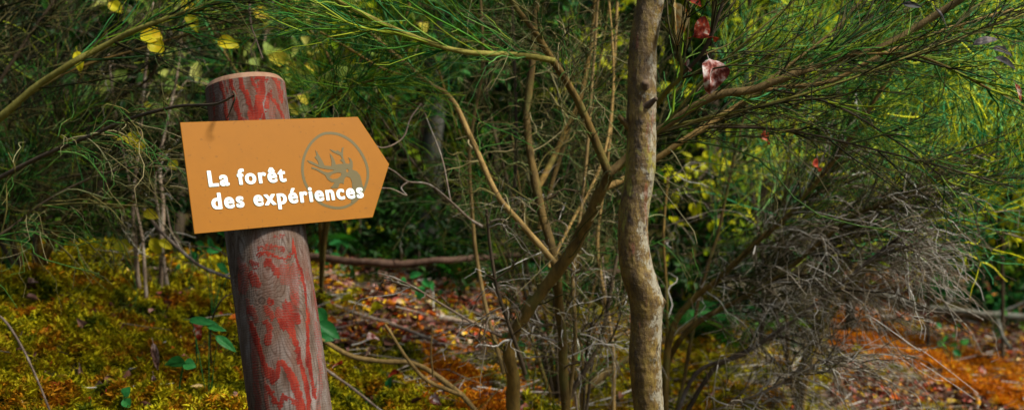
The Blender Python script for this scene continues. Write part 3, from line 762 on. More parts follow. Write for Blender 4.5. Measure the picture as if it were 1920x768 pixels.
pF = px_path([(1140, 325, 2.3), (1180, 290, 2.3), (1235, 245, 2.26), (1330, 185, 2.22), (1420, 166, 2.2), (1510, 130, 2.18), (1560, 113, 2.22), (1650, 92, 2.2), (1730, 45, 2.18), (1800, 0, 2.15), (1900, -70, 2.1)], 60)
sF = branch(S1, pF, .0095, .0075, M['bark_tan'])
pG = px_path([(1120, 360, 2.36), (1180, 330, 2.38), (1240, 290, 2.36), (1320, 240, 2.34), (1390, 195, 2.34), (1450, 168, 2.3), (1560, 152, 2.3), (1660, 100, 2.28), (1760, 60, 2.3), (1900, 20, 2.3)], 50)
sG = branch(S1, pG, .008, .004, M['bark_tan'])
pG2 = px_path([(1590, 104, 2.2), (1700, 102, 2.15), (1780, 128, 2.12), (1850, 165, 2.1), (1930, 205, 2.08), (2020, 260, 2.05)], 30)
sG2 = branch(S1, pG2, .0035, .0022, M['bark_broom'])
for pts_, r_, mt_, kd_ in [([(1160, 318, 2.31), (1240, 240, 2.2), (1320, 150, 2.15), (1420, 60, 2.1), (1530, -30, 2.1)], .0038, 'bark_yel', 'green'),
                     ([(1250, 238, 2.3), (1400, 205, 2.22), (1560, 160, 2.15), (1760, 85, 2.1), (1940, 20, 2.1)], .0036, 'bark_yel', 'dark'),
                     ([(1330, 238, 2.33), (1480, 245, 2.25), (1680, 290, 2.2), (1900, 350, 2.2)], .0032, 'bark_dark', 'dark'),
                     ([(1450, 168, 2.28), (1560, 195, 2.2), (1680, 265, 2.2), (1790, 350, 2.2)], .003, 'bark_dark', 'green'),
                     ([(1420, 166, 2.28), (1560, 60, 2.3), (1640, -30, 2.3)], .0035, 'bark_tan', 'dark'),
                     ([(1650, 92, 2.2), (1780, 60, 2.2), (1920, 50, 2.2), (1990, 55, 2.2)], .003, 'bark_yel', 'green')]:
    P_ = px_path(pts_, 30); o_ = branch(S1, P_, r_, r_ * .5, M[mt_]); spray(o_, P_, kd_, n1=18, L1=.15, n2=6, L2=.1, trange=(.2, 1), bias=(.2, 0, 0), r=.0017)
for pts_, r_ in [([(1062, 780, 2.66), (1078, 640, 2.6), (1075, 500, 2.6), (1095, 350, 2.62), (1110, 150, 2.66), (1125, -40, 2.7)], .006), ([(1150, 800, 2.9), (1148, 640, 2.9), (1120, 460, 2.9), (1145, 250, 2.9), (1160, -40, 2.9)], .007),
                 ([(945, 700, 2.6), (900, 520, 2.7), (880, 300, 2.7), (905, 120, 2.7), (900, -40, 2.7)], .006), ([(1030, 500, 2.55), (1070, 420, 2.6), (1130, 300, 2.65), (1150, 150, 2.7), (1140, -30, 2.7)], .005)]:
    P_ = px_path(pts_, 34); o_ = branch(S1, P_, r_, r_ * .6, M['bark_tan']); spray(o_, P_, 'mid', n1=16, L1=.14, n2=4, L2=.08, trange=(.2, 1))
pH = px_path([(1225, 205, 2.12), (1255, 165, 2.05), (1278, 140, 2.02), (1270, 90, 2.0), (1262, 40, 2.0), (1266, -60, 2.0)], 26)
sH = branch(S1, pH, .006, .0035, M['bark_yel'])
pI = px_path([(1278, 140, 2.02), (1320, 95, 1.98), (1350, 20, 1.95), (1375, -60, 1.95)], 18)
sI = branch(S1, pI, .0045, .003, M['bark_dark'])
pJ = px_path([(985, 700, 2.42), (965, 640, 2.38), (948, 590, 2.36), (930, 530, 2.34), (918, 460, 2.32), (912, 393, 2.3)], 24)
sJ = branch(S1, pJ, .0055, .0035, M['bark_dark'])
pK = px_path([(940, 630, 2.46), (880, 600, 2.4), (820, 565, 2.35), (770, 535, 2.3), (735, 520, 2.28)], 20)
sK = branch(S1, pK, .0035, .0016, M['bark_dead'])
pL = px_path([(1050, 800, 2.7), (1070, 740, 2.7), (1125, 640, 2.7), (1150, 520, 2.7), (1170, 420, 2.72)], 20); sL = branch(S1, pL, .008, .004, M['bark_dark'])
pM = px_path([(1010, 350, 2.6), (1035, 300, 2.68), (1062, 240, 2.72), (1090, 180, 2.75), (1110, 60, 2.8), (1120, -60, 2.8)], 20); sM = branch(S1, pM, .009, .006, M['bark_broom'])
pM2 = px_path([(1010, 430, 2.75), (1040, 330, 2.8), (1075, 220, 2.85)], 14); branch(S1, pM2, .009, .006, M['bark_broom'])
pN = px_path([(965, 350, 2.6), (968, 250, 2.62), (965, 120, 2.65), (960, 0, 2.66)], 14); sN = branch(S1, pN, .005, .004, M['bark_dark'])
for o_, p_, k_, kw in [(sE, pE, 'green', dict(n1=34, L1=.22, n2=6, L2=.12, trange=(.05, 1), bias=(-.3, 0, .05))),
                       (sC, pC, 'green', dict(n1=26, L1=.22, n2=6, L2=.12, trange=(.5, 1), bias=(-.2, 0, .1))),
                       (sC, pC, 'mid', dict(n1=20, L1=.13, n2=4, L2=.07, trange=(.1, .7), bias=(.1, -.1, -.2))),
                       (sD, pD, 'mid', dict(n1=34, L1=.16, n2=6, L2=.09, trange=(.1, 1), bias=(.1, 0, .1))),
                       (sB, pB, 'mid', dict(n1=40, L1=.16, n2=6, L2=.09, trange=(.4, .95))),
                       (sM, pM, 'mid', dict(n1=34, L1=.16, n2=6, L2=.1, trange=(.2, 1))),
                       (sM, pM, 'dark', dict(n1=14, L1=.2, n2=6, L2=.1, trange=(.2, 1))),
                       (sN, pN, 'mid', dict(n1=20, L1=.15, n2=5, L2=.08, trange=(.2, 1))),
                       (sF, pF, 'green', dict(n1=26, L1=.2, n2=7, L2=.11, trange=(.3, 1), bias=(.25, 0, .0))),
                       (sF, pF, 'dark', dict(n1=26, L1=.24, n2=6, L2=.12, trange=(.1, .8), bias=(.25, -.1, .15))),
                       (sG, pG, 'dark', dict(n1=24, L1=.2, n2=6, L2=.11, trange=(.2, 1), bias=(.3, -.1, -.05))),
                       (sG, pG, 'mid', dict(n1=20, L1=.2, n2=5, L2=.09, trange=(.1, .7), bias=(.2, 0, -.3))),
                       (sG2, pG2, 'green', dict(n1=24, L1=.14, n2=6, L2=.09, bias=(.2, 0, .0))),
                       (sH, pH, 'dark', dict(n1=16, L1=.2, n2=5, L2=.1)),
                       (sI, pI, 'dark', dict(n1=18, L1=.26, n2=6, L2=.12, bias=(.35, 0, -.05))),
                       (sA, pA, 'mid', dict(n1=18, L1=.14, n2=3, L2=.07, trange=(.35, 1))),
                       (sB, pB, 'grey', dict(n1=26, L1=.13, n2=3, L2=.07, trange=(.1, .5), bias=(.2, 0, -.1))),
                       (sJ, pJ, 'grey', dict(n1=16, L1=.08, n2=3, L2=.05, trange=(.1, 1))),
                       (sL, pL, 'mid', dict(n1=30, L1=.14, n2=4, L2=.08, trange=(.05, 1))),
                       (sK, pK, 'grey', dict(n1=9, L1=.08, n2=2, L2=.05, n3=0, bias=(-.3, 0, 0)))]:
    spray(o_, p_, k_, **kw)

def fan(label, base, tips, dens, kinds, mats, name='broom_shrub', r0=.007, L1=.24, rr=.0017):
    b_ = ground_to(at(*base)); S = thing(name, label, 'shrub', b_)
    for k, (px, py, Y) in enumerate(tips):
        tip = at(px, py, Y); mid = b_ + (tip - b_) * .45 + np.array([rng.normal() * .05 - .25 * (tip[0] - b_[0]) * .5, rng.normal() * .05, .08])
        m2 = b_ + (tip - b_) * .72 + rng.normal(size=3) * .035
        P_ = catmull([b_, mid, m2, tip], 36)
        o_ = branch(S, P_, r0 * rng.uniform(.7, 1.2), r0 * .4, M[mats[k % len(mats)]])
        for kd in kinds[k % len(kinds)]:
            spray(o_, P_, kd, n1=dens, L1=L1, n2=6, L2=L1 * .5, n3=1, trange=(.2, 1), r=rr)
fan('shady broom shrub with thin dark stems behind the middle fork', (1050, 800, 3.2), [(700, 200, 3.1), (800, 60, 3.1), (900, -40, 3.1), (960, 250, 3.0), (1060, 20, 3.2), (1150, -30, 3.1), (1180, 200, 3.2), (860, 330, 3.1), (1120, 300, 3.0), (1230, 100, 3.2)], 26, [('dark',), ('mid', 'green'), ('dark', 'mid')], ['bark_dark', 'bark_broom'])
fan('low tangle of slender stems fanning up between the middle stems and the young tree', (1090, 800, 2.85), [(1000, 520, 2.8), (1190, 440, 2.75), (1130, 480, 2.85), (1060, 420, 2.75), (1175, 560, 2.7), (960, 600, 2.8)], 14, [('grey',), ('mid', 'dark')], ['bark_broom', 'bark_dark', 'bark_dead'], r0=.0045, L1=.14, rr=.0014)
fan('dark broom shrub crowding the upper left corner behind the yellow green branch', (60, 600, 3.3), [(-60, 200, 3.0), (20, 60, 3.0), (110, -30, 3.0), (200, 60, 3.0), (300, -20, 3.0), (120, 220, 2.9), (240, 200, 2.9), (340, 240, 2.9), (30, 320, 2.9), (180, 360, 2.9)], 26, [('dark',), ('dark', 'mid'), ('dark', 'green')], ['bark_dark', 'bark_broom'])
# --- grey broom to the right
b2 = ground_to(at(1240, 840, 2.95)); RG = .0016
S2 = thing('broom_shrub', 'half dead broom shrub with drooping grey twigs just right of the young tree', 'shrub', b2)
R2 = []
for pts_, r0, r1, mt in [([(1255, 640, 2.95), (1300, 560, 2.92), (1350, 520, 2.88), (1420, 455, 2.84), (1490, 390, 2.8), (1600, 250, 2.72), (1680, 120, 2.66)], .011, .005, 'bark_broom'),
                         ([(1250, 690, 2.98), (1300, 610, 2.92), (1390, 560, 2.88), (1470, 512, 2.82), (1590, 412, 2.75), (1660, 382, 2.68), (1745, 352, 2.62)], .010, .004, 'bark_broom'),
                         ([(1300, 705, 2.96), (1390, 665, 2.88), (1460, 620, 2.8), (1560, 545, 2.7), (1640, 480, 2.66), (1700, 430, 2.6)], .007, .003, 'bark_dead'),
                         ([(1250, 640, 3.0), (1250, 540, 3.0), (1244, 440, 3.02), (1252, 330, 3.05)], .0055, .004, 'bark_broom'),
                         ([(1330, 700, 3.0), (1420, 640, 3.0), (1440, 540, 3.0), (1500, 420, 3.0), (1560, 300, 3.0), (1590, 180, 3.0)], .008, .004, 'bark_dark'),
                         ([(1300, 790, 2.9), (1360, 760, 2.8), (1430, 735, 2.72), (1520, 690, 2.66), (1560, 670, 2.62)], .005, .0025, 'bark_dead'),
                         ([(1280, 720, 3.1), (1310, 560, 3.15), (1350, 420, 3.2), (1380, 280, 3.2), (1420, 120, 3.2)], .007, .004, 'bark_broom')]:
    P_ = catmull(np.vstack([b2, [at(*p) for p in pts_]]), 46)
    R2.append((branch(S2, P_, r0, r1, M[mt]), P_))
cfg = [('grey', dict(n1=38, L1=.26, n2=7, L2=.13, trange=(.3, .8), bias=(.25, -.15, -.15))), ('grey', dict(n1=46, L1=.26, n2=7, L2=.13, trange=(.3, .95), bias=(.3, -.1, -.2))),
       ('grey', dict(n1=50, L1=.26, n2=7, L2=.14, trange=(.3, 1), bias=(.3, -.05, -.25))), ('grey', dict(n1=20, L1=.18, n2=4, L2=.09, trange=(.2, 1))),
       ('grey', dict(n1=40, L1=.24, n2=6, L2=.12, trange=(.3, .8), bias=(.2, 0, -.1))), ('grey', dict(n1=46, L1=.2, n2=6, L2=.12, trange=(.3, 1), bias=(.2, 0, .0))),
       ('mid', dict(n1=36, L1=.25, n2=6, L2=.13, trange=(.3, 1)))]
for (o_, p_), (k_, kw) in zip(R2, cfg): spray(o_, p_, k_, r=RG, **kw)
for q_ in (0, 1, 4): spray(R2[q_][0], R2[q_][1], 'dark', n1=34, L1=.26, n2=6, L2=.13, trange=(.3, .9), bias=(.25, 0, .1), r=.0015)
spray(R2[0][0], R2[0][1], 'green', n1=30, L1=.24, n2=6, L2=.12, trange=(.6, 1), bias=(.3, 0, .1))
spray(R2[1][0], R2[1][1], 'dark', n1=30, L1=.22, n2=6, L2=.12, trange=(.6, 1), bias=(.3, 0, .1))
spray(R2[4][0], R2[4][1], 'green', n1=30, L1=.24, n2=6, L2=.12, trange=(.6, 1), bias=(.2, 0, .1))
spray(R2[6][0], R2[6][1], 'green', n1=24, L1=.26, n2=6, L2=.12, trange=(.5, 1), bias=(.2, 0, .1))

# --- far right broom, green
b3 = ground_to(at(1500, 830, 3.5))
S3 = thing('broom_shrub', 'dense green broom shrub filling the upper right corner behind the grey twigs', 'shrub', b3)
R3 = []
for pts_, r0, r1, mt in [([(1500, 700, 3.5), (1540, 600, 3.4), (1620, 430, 3.3), (1740, 320, 3.1), (1870, 260, 3.0), (1990, 200, 2.9)], .011, .005, 'bark_yel'),
                         ([(1510, 680, 3.5), (1560, 520, 3.5), (1640, 350, 3.4), (1720, 200, 3.3), (1800, 60, 3.2), (1850, -60, 3.2)], .010, .005, 'bark_broom'),
                         ([(1500, 700, 3.5), (1580, 560, 3.3), (1690, 440, 3.0), (1770, 380, 2.9), (1860, 330, 2.8), (1960, 300, 2.75)], .008, .004, 'bark_yel'),
                         ([(1480, 680, 3.6), (1470, 480, 3.6), (1480, 280, 3.6), (1520, 100, 3.6), (1560, -60, 3.6)], .009, .005, 'bark_broom'),
                         ([(1520, 690, 3.5), (1600, 500, 3.6), (1740, 300, 3.6), (1860, 140, 3.6), (1960, 0, 3.6)], .009, .005, 'bark_broom'),
                         ([(1480, 690, 3.7), (1430, 480, 3.8), (1400, 260, 3.8), (1400, 60, 3.8), (1420, -60, 3.8)], .009, .005, 'bark_dark')]:
    P_ = catmull(np.vstack([b3, [at(*p) for p in pts_]]), 46)
    R3.append((branch(S3, P_, r0, r1, M[mt]), P_))
for k_, (o_, p_) in enumerate(R3):
    spray(o_, p_, 'green', n1=64, L1=.3, n2=9, L2=.15, n3=1, L3=.09, trange=(.42, 1), bias=((.3, -.1, .05) if k_ % 2 else (-.1, -.1, .1)), ang=48, r=.0024, mat='twig_lit_tint')
for k_ in (0, 3):
    spray(R3[k_][0], R3[k_][1], 'grey', n1=26, L1=.26, n2=6, L2=.13, trange=(.25, .6), bias=(.15, -.2, -.15))

# --- left broom, entering from the left edge
b4 = ground_to(at(-330, 760, 2.5))
S4 = thing('broom_shrub', 'broom shrub reaching in from the left edge over the moss bank', 'shrub', b4)
R4 = []
for pts_, r0, r1, mt in [([(-260, 500, 2.45), (-100, 300, 2.35), (0, 222, 2.3), (60, 168, 2.28), (130, 120, 2.25), (190, 88, 2.25), (260, 55, 2.22), (350, 22, 2.2), (440, -10, 2.2), (520, -60, 2.2)], .0105, .004, 'bark_yel'),
                         ([(-280, 560, 2.45), (-150, 420, 2.35), (0, 333, 2.25), (80, 292, 2.2), (150, 262, 2.15), (240, 225, 2.05), (330, 200, 1.9), (400, 196, 1.78), (437, 180, 1.72)], .0075, .0018, 'bark_dark'),
                         ([(-280, 520, 2.6), (-120, 200, 2.6), (-20, 30, 2.6), (40, -80, 2.6)], .008, .004, 'bark_broom'),
                         ([(-260, 500, 2.7), (-60, 240, 2.7), (60, 60, 2.7), (150, -60, 2.7)], .006, .004, 'bark_dark'),
                         ([(-280, 620, 2.4), (-120, 500, 2.3), (0, 440, 2.3), (80, 380, 2.3), (180, 330, 2.3), (300, 300, 2.3)], .005, .002, 'bark_dark'),
                         ([(-280, 560, 2.8), (-80, 300, 2.8), (100, 150, 2.8), (300, 80, 2.8), (460, 30, 2.8)], .006, .003, 'bark_broom')]:
    P_ = catmull(np.vstack([b4, [at(*p) for p in pts_]]), 46)
    R4.append((branch(S4, P_, r0, r1, M[mt]), P_))
spray(R4[0][0], R4[0][1], 'green', n1=34, L1=.2, n2=5, L2=.1, trange=(.5, 1), bias=(.25, 0, .05))
spray(R4[0][0], R4[0][1], 'dark', n1=20, L1=.22, n2=5, L2=.1, trange=(.4, .9), bias=(.2, 0, 0))
spray(R4[1][0], R4[1][1], 'mid', n1=34, L1=.16, n2=4, L2=.09, trange=(.45, .93), bias=(.3, .1, -.1))
spray(R4[2][0], R4[2][1], 'dark', n1=34, L1=.26, n2=5, L2=.13, trange=(.4, 1), bias=(.4, 0, -.1))
spray(R4[3][0], R4[3][1], 'dark', n1=34, L1=.26, n2=5, L2=.13, trange=(.4, 1), bias=(.2, 0, 0))
spray(R4[4][0], R4[4][1], 'mid', n1=36, L1=.2, n2=4, L2=.09, trange=(.45, 1), bias=(.3, 0, .1))
spray(R4[5][0], R4[5][1], 'dark', n1=36, L1=.24, n2=5, L2=.13, trange=(.45, 1), bias=(.2, 0, -.05))
# the little bent twig crossing the post head
branch(R4[1][0], px_path([(437, 172, 1.72), (441, 182, 1.71), (433, 205, 1.72), (426, 222, 1.73)], 12), .0022, .0008, M['bark_dark'], 'bent_twig')

# --- broom reaching in above the sign from behind
b5 = ground_to(at(600, 560, 3.6))
S5 = thing('broom_shrub', 'fine green broom shrub behind the sign, its twigs fanning above the post head', 'shrub', b5)
for pts_, r0, r1 in [([(610, 420, 3.4), (640, 250, 3.1), (620, 120, 2.9), (560, 30, 2.8), (500, -60, 2.7)], .008, .004), ([(615, 420, 3.5), (670, 260, 3.2), (720, 150, 3.0), (760, 40, 2.9), (780, -60, 2.9)], .008, .004),
                     ([(600, 430, 3.4), (590, 300, 3.0), (600, 215, 2.7), (640, 170, 2.5), (700, 150, 2.4)], .005, .003), ([(600, 400, 3.5), (540, 250, 3.4), (440, 130, 3.3), (380, 20, 3.3), (330, -50, 3.3)], .006, .004),
                     ([(620, 400, 3.5), (760, 220, 3.3), (880, 100, 3.2), (960, 0, 3.1), (1000, -60, 3.1)], .006, .004)]:
    P_ = catmull(np.vstack([b5, [at(*p) for p in pts_]]), 40)
    o_ = branch(S5, P_, r0, r1, M['bark_broom'])
    spray(o_, P_, 'green', n1=46, L1=.24, n2=7, L2=.13, trange=(.4, 1), bias=(-.1, -.1, 0))
    spray(o_, P_, 'mid', n1=16, L1=.2, n2=4, L2=.1, trange=(.3, .9))

# ------------------------------------------------------------------ hero leaves
def leaf_grid(L, W, curl=1.0, cup=.5, fold=.2, lobes=0, nu=14, nv=9, wob=.06, kind='ovate'):
    u = np.linspace(0, 1, nu)[:, None]; v = np.linspace(-1, 1, nv)[None]
    w = np.sin(np.pi * u ** .8) ** .75 * (1 - .25 * u)
    w = np.maximum(w, .02)
    if lobes: w = w * (1 + .22 * np.sin(u * np.pi * lobes * 2) * np.abs(v))
    y = v * w * W * .5
    ang = curl * (u - .1)
    x = L * (np.sin(ang) / max(curl, 1e-3)) if curl > .01 else L * u
    zc = -L * (1 - np.cos(ang)) / max(curl, 1e-3) if curl > .01 else 0 * u
    z = zc + np.abs(y) * fold + cup * y ** 2 / W + wob * L * .35 * vnoise(np.stack([u * 4 + 0 * v, v * 2 + 0 * u, 0 * u * v + rng.random() * 50], -1))
    V_ = np.stack([x + 0 * v, y, z + 0 * v], -1).reshape(-1, 3)
    i = (np.arange(nu - 1)[:, None] * nv + np.arange(nv - 1)).ravel()
    return V_, np.stack([i, i + 1, i + nv + 1, i + nv], -1)
def hero_leaf(name, pos, L, W, eul, mat, parent=None, **kw):
    V_, Q_ = leaf_grid(L, W, **kw)
    # short petiole joined on
    st = np.array([[[-L * .3, 0, .0], [-L * .1, 0, .001], [L * .05, 0, .0]]])
    V2, Q2, _ = tubes(st, np.full((1, 3), max(L * .012, .0006)), 4)
    Vv = np.vstack([V_, V2]); 
    R_ = np.array(Euler([math.radians(e) for e in eul], 'XYZ').to_matrix())
    Vw = Vv @ R_.T
    me = make_mesh(name, Vw, np.vstack([Q_, Q2 + len(V_)]), {'rnd': np.full(len(Vv), rng.random())})
    if parent is None:
        o = bpy.data.objects.new(name, me); COL.objects.link(o); me.materials.append(mat); o.location = [float(c) for c in pos]
    else:
        me.transform(Matrix.Translation([float(c) for c in pos]))
        o = obj(name, me, mat, parent)
    return o
def T(o, label, cat='leaf', group=None): return tag(o, label, cat, group)
T(hero_leaf('withered_leaf', at(1266, 12, 1.96), .085, .034, (80, 80, 10), M['dead_tan'], curl=.5, cup=2.0, fold=.5), 'long tan and red curled leaf hanging on the yellow green twig right of the tree')
T(hero_leaf('withered_leaf', at(1308, 66, 1.98), .08, .06, (60, -20, 15), M['dead_red'], curl=1.6, cup=1.4, wob=.3), 'crumpled deep red leaf with a white edge caught high in the broom')
T(hero_leaf('withered_leaf', at(1330, 118, 1.98), .078, .066, (70, 75, 0), M['dead_pink'], curl=1.1, cup=1.2, wob=.35), 'crumpled pinkish white leaf caught below the deep red one')
T(hero_leaf('withered_leaf', at(1296, 2, 2.0), .03, .03, (60, 10, 0), M['dead_red'], curl=1, cup=1), 'small red leaf tip at the upper edge above the crumpled red leaf')
T(hero_leaf('withered_leaf', at(1285, 122, 2.0), .025, .03, (60, 20, 40), M['dead_pink'], curl=1, cup=1), 'small pale pink leaf scrap beside the pinkish white leaf')
T(hero_leaf('withered_leaf', at(1428, 258, 2.5), .045, .04, (60, 10, 20), M['dead_red'], curl=1.2, cup=1.2), 'dull red leaf caught in the grey twigs below the pale branches')
T(hero_leaf('withered_leaf', at(1525, 310, 2.5), .035, .04, (50, 10, 20), M['dead_red'], curl=1.2, cup=1.2), 'small dark red leaf halfway up the brown stem of the grey shrub')
T(hero_leaf('withered_leaf', at(1755, 18, 1.95), .055, .017, (30, 50, 0), M['dark_leaf'], curl=.4, cup=.6), 'slim dark leaf pointing down beside the upper end of the tan branch')
T(hero_leaf('withered_leaf', at(1695, 8, 1.95), .045, .014, (80, 5, 0), M['dark_leaf'], curl=.4, cup=.6), 'slim dark leaf lying level at the upper edge left of its twin')
T(hero_leaf('withered_leaf', at(1830, 82, 2.0), .06, .02, (60, -20, 0), M['dark_leaf'], curl=.6), 'dark broad leaf near the right edge, uppermost of three')
T(hero_leaf('withered_leaf', at(1865, 92, 2.0), .05, .02, (60, 10, 0), M['dark_leaf'], curl=.6), 'dark leaf near the right edge, middle one of three')
T(hero_leaf('withered_leaf', at(1870, 110, 2.05), .06, .02, (60, 20, 0), M['dark_leaf'], curl=.6), 'dark leaf near the right edge, lowest of three')
T(hero_leaf('withered_leaf', at(1905, 160, 2.0), .04, .014, (70, 65, 0), M['dead_red'], curl=.4), 'narrow reddish leaf hanging at the right edge')

# ------------------------------------------------------------------ saplings with yellow leaves (left)
def sapling(label, base_px, stems, leaves, mat='bark_dead', lmat='leaf_yellow', cat='sapling', name='sapling', kind='grey'):
    b_ = at(*base_px); b_[2] = gz(b_[0], b_[1]) - .01
    S = thing(name, label, cat, b_)
    for pts_, r0 in stems:
        st_ = np.array([at(*p) for p in pts_]); st_[0, 2] = gz(st_[0, 0], st_[0, 1]) - .01
        P_ = catmull(st_, 34)
        o_ = branch(S, P_, r0, r0 * .45, M[mat], 'stem')
        spray(o_, P_, kind, n1=16, L1=.16, n2=2, L2=.08, n3=0, trange=(.15, 1), r=.0014)
    for (px, py, Y, L, W, e) in leaves:
        hero_leaf('leaf', at(px, py, Y), L, W, e, M[lmat], S, curl=.6, cup=.4, wob=.12)
sapling('thin grey stemmed sapling with round yellow leaves left of the sign', (262, 575, 3.25),
        [([(262, 572, 3.25), (256, 480, 3.22), (250, 380, 3.2), (262, 250, 3.18), (275, 120, 3.15), (290, -30, 3.1)], .0085), ([(275, 570, 3.2), (270, 480, 3.2), (262, 420, 3.2), (240, 330, 3.2), (215, 200, 3.2), (200, 60, 3.2)], .006)],
        [(268, 62, 2.5, .055, .06, (75, 10, 0)), (285, 78, 2.5, .05, .045, (70, 50, 0)), (218, 258, 2.8, .05, .02, (60, 0, 0)), (248, 250, 2.8, .05, .05, (80, 70, 0)), (262, 262, 2.8, .05, .035, (70, 90, 20)),
         (225, 452, 3.0, .045, .05, (70, 60, 0)), (272, 398, 3.0, .05, .035, (70, 20, 0)), (145, 100, 2.7, .06, .03, (70, 80, 0)), (272, 195, 2.9, .02, .02, (70, 20, 0))])
sapling('paler second sapling with two leaning stems closest to the left side of the post', (303, 560, 3.35),
        [([(300, 555, 3.35), (303, 470, 3.3), (306, 380, 3.3), (300, 300, 3.3), (330, 150, 3.3), (350, -20, 3.3)], .0085), ([(318, 560, 3.3), (308, 500, 3.3), (300, 420, 3.28), (290, 330, 3.25), (320, 200, 3.2)], .007)],
        [(412, 78, 2.7, .06, .045, (70, 10, 0)), (352, 25, 2.7, .065, .035, (70, 60, 0)), (320, 305, 2.9, .03, .035, (60, 40, 0)), (285, 450, 3.0, .06, .04, (70, 60, 10)), (300, 452, 3.0, .05, .03, (70, 30, 10)), (480, 20, 3.2, .06, .05, (70, 30, 0)), (208, 5, 3.0, .05, .04, (80, 40, 0)), (345, 5, 3.0, .05, .04, (80, 40, 0))])
# hazel with pale big leaves behind the post head
b_ = at(520, 560, 4.2); b_[2] = gz(b_[0], b_[1])
HZ = thing('hazel_bush', 'bush with broad pale yellow green leaves glowing behind the post head', 'bush', b_)
hs = np.array([catmull(np.vstack([b_, [at(*p) for p in q_]]), 20) for q_ in ([(500, 300, 4.1), (470, 100, 4.0), (420, -80, 3.9)], [(540, 300, 4.2), (580, 100, 4.1), (600, -80, 4.0)], [(530, 250, 4.1), (520, 90, 3.9), (505, -60, 3.8)], [(430, 300, 4.2), (350, 120, 4.0), (250, -60, 4.0)])])
for h_ in hs: branch(HZ, h_, .012, .005, M['bark_grey'], 'stem')
h2 = spawn(hs, 16, .45, 55, trange=(.4, 1)); h3 = spawn(h2, 7, .09, 60, K=2)
obj('twigs', twig_mesh('twigs', [(h2, taper(h2, .004, .0015), 4)]), M['bark_dead'], HZ)
obj('leaves', leaf_mesh('leaves', h3[:, 0], h3[:, 1] - h3[:, 0], np.array([.1, -1., .5]) + .5 * rng.normal(size=(len(h3), 3)), rng.uniform(.05, .1, len(h3)), rng.uniform(.04, .08, len(h3))), leaf_mat('pale hazel leaf', [(0, (.05, .12, .02)), (.5, (.2, .28, .05)), (.8, (.4, .42, .1)), (1, (.55, .45, .03))], .45), HZ)

# ------------------------------------------------------------------ bare curly branch right of the sign, from S1 region
bb = at(880, 412, 2.42)
CB = thing('bare_branch', 'bare curly grey branch hanging in the gap right of the sign tip', 'branch', bb)
c1_ = px_path([(905, 425, 2.4), (880, 410, 2.4), (845, 378, 2.36), (805, 346, 2.32), (765, 340, 2.28), (740, 322, 2.22), (722, 312, 2.15)], 30)
branch(CB, c1_, .0035, .0016, M['bark_dead'], 'limb')
branch(CB, px_path([(765, 340, 2.28), (752, 352, 2.25), (762, 366, 2.22), (735, 354, 2.2), (712, 352, 2.18)], 20), .0022, .001, M['bark_dead'], 'twig')
c2_ = px_path([(790, 195, 2.45), (770, 222, 2.4), (758, 255, 2.36), (735, 272, 2.3), (712, 276, 2.26), (690, 262, 2.22)], 24)
branch(CB, px_path([(845, 378, 2.36), (830, 300, 2.42), (805, 235, 2.45), (790, 195, 2.45)], 20), .002, .0016, M['bark_dead'], 'twig')
branch(CB, c2_, .0022, .0014, M['bark_dead'], 'twig')
# twig near the upper edge left of centre (pale, dangling)
DT = thing('dangling_twig', 'pale bluish dead twig dangling above the post head', 'twig', at(470, -40, 2.3))
branch(DT, px_path([(500, -160, 2.3), (480, -60, 2.3), (468, 0, 2.3), (470, 45, 2.3), (480, 75, 2.3), (492, 110, 2.3)], 24), .0035, .0015, M['bark_dead'], 'limb')
branch(DT, px_path([(480, 75, 2.3), (470, 92, 2.3), (472, 105, 2.3)], 10), .0018, .001, M['bark_dead'], 'twig')

# ------------------------------------------------------------------ fallen branches
def fallen(label, pts_, r0, r1, mat, side=None, kind=None, n1=6, L1=.18, name='fallen_branch', snap=False):
    P_ = np.array([at(*p) for p in pts_])
    if snap: P_[:, 2] = gz(P_[:, 0], P_[:, 1]) + r0 * 1.2
    P_ = catmull(P_, 44)
    S = thing(name, label, 'branch', (P_[0] + P_[-1]) / 2)
    o_ = branch(S, P_, r0, r1, M[mat], 'limb', rough=.16)
    for s_ in (side or []):
        branch(S, catmull([at(*p) for p in s_[0]], 18), s_[1], s_[1] * .5, M[mat], 'side_branch')
    if kind: spray(o_, P_, kind, n1=n1, L1=L1, n2=2, L2=L1 * .5, n3=0)
fallen('long reddish brown branch lying level behind the sign and the middle stems', [(540, 476, 4.2), (600, 484, 4.1), (700, 492, 4.0), (740, 495, 4.0), (820, 488, 4.0), (900, 482, 4.05), (1000, 480, 4.1), (1060, 500, 4.2), (1180, 512, 4.3)], .018, .011, 'bark_log', kind='grey', n1=8)
fallen('smooth tan branch arching down from the post to the lower edge', [(560, 620, 2.75), (610, 640, 2.8), (660, 668, 2.8), (720, 678, 2.8), (780, 682, 2.8), (830, 712, 2.78), (870, 745, 2.75), (910, 790, 2.7)], .0075, .007, 'bark_tan', side=[([(870, 742, 2.75), (800, 712, 2.72), (760, 668, 2.7), (730, 620, 2.68), (722, 608, 2.68)], .006), ([(812, 706, 2.76), (808, 660, 2.74), (811, 608, 2.72)], .003)])
fallen('thin pale stalk leaning across the moss at the lower left corner', [(-20, 580, 2.35), (10, 602, 2.33), (40, 648, 2.3), (65, 700, 2.26), (95, 772, 2.2), (110, 830, 2.15)], .0028, .002, 'bark_dead', name='dry_stalk')
fallen('short thin dry stalk on the moss between the corner stalk and the post', [(148, 715, 2.5), (165, 740, 2.45), (185, 772, 2.4), (200, 810, 2.35)], .0022, .0016, 'bark_dead', name='dry_stalk')
fallen('grey dead branch slanting down to the post from the sapling stems', [(270, 392, 3.1), (300, 432, 3.0), (340, 470, 2.9), (380, 500, 2.8), (430, 520, 2.7), (470, 530, 2.6)], .0055, .004, 'bark_dead', side=[([(340, 470, 2.9), (320, 430, 2.9), (312, 385, 2.9)], .003), ([(372, 492, 2.82), (371, 475, 2.8)], .002)], kind='grey', n1=6)
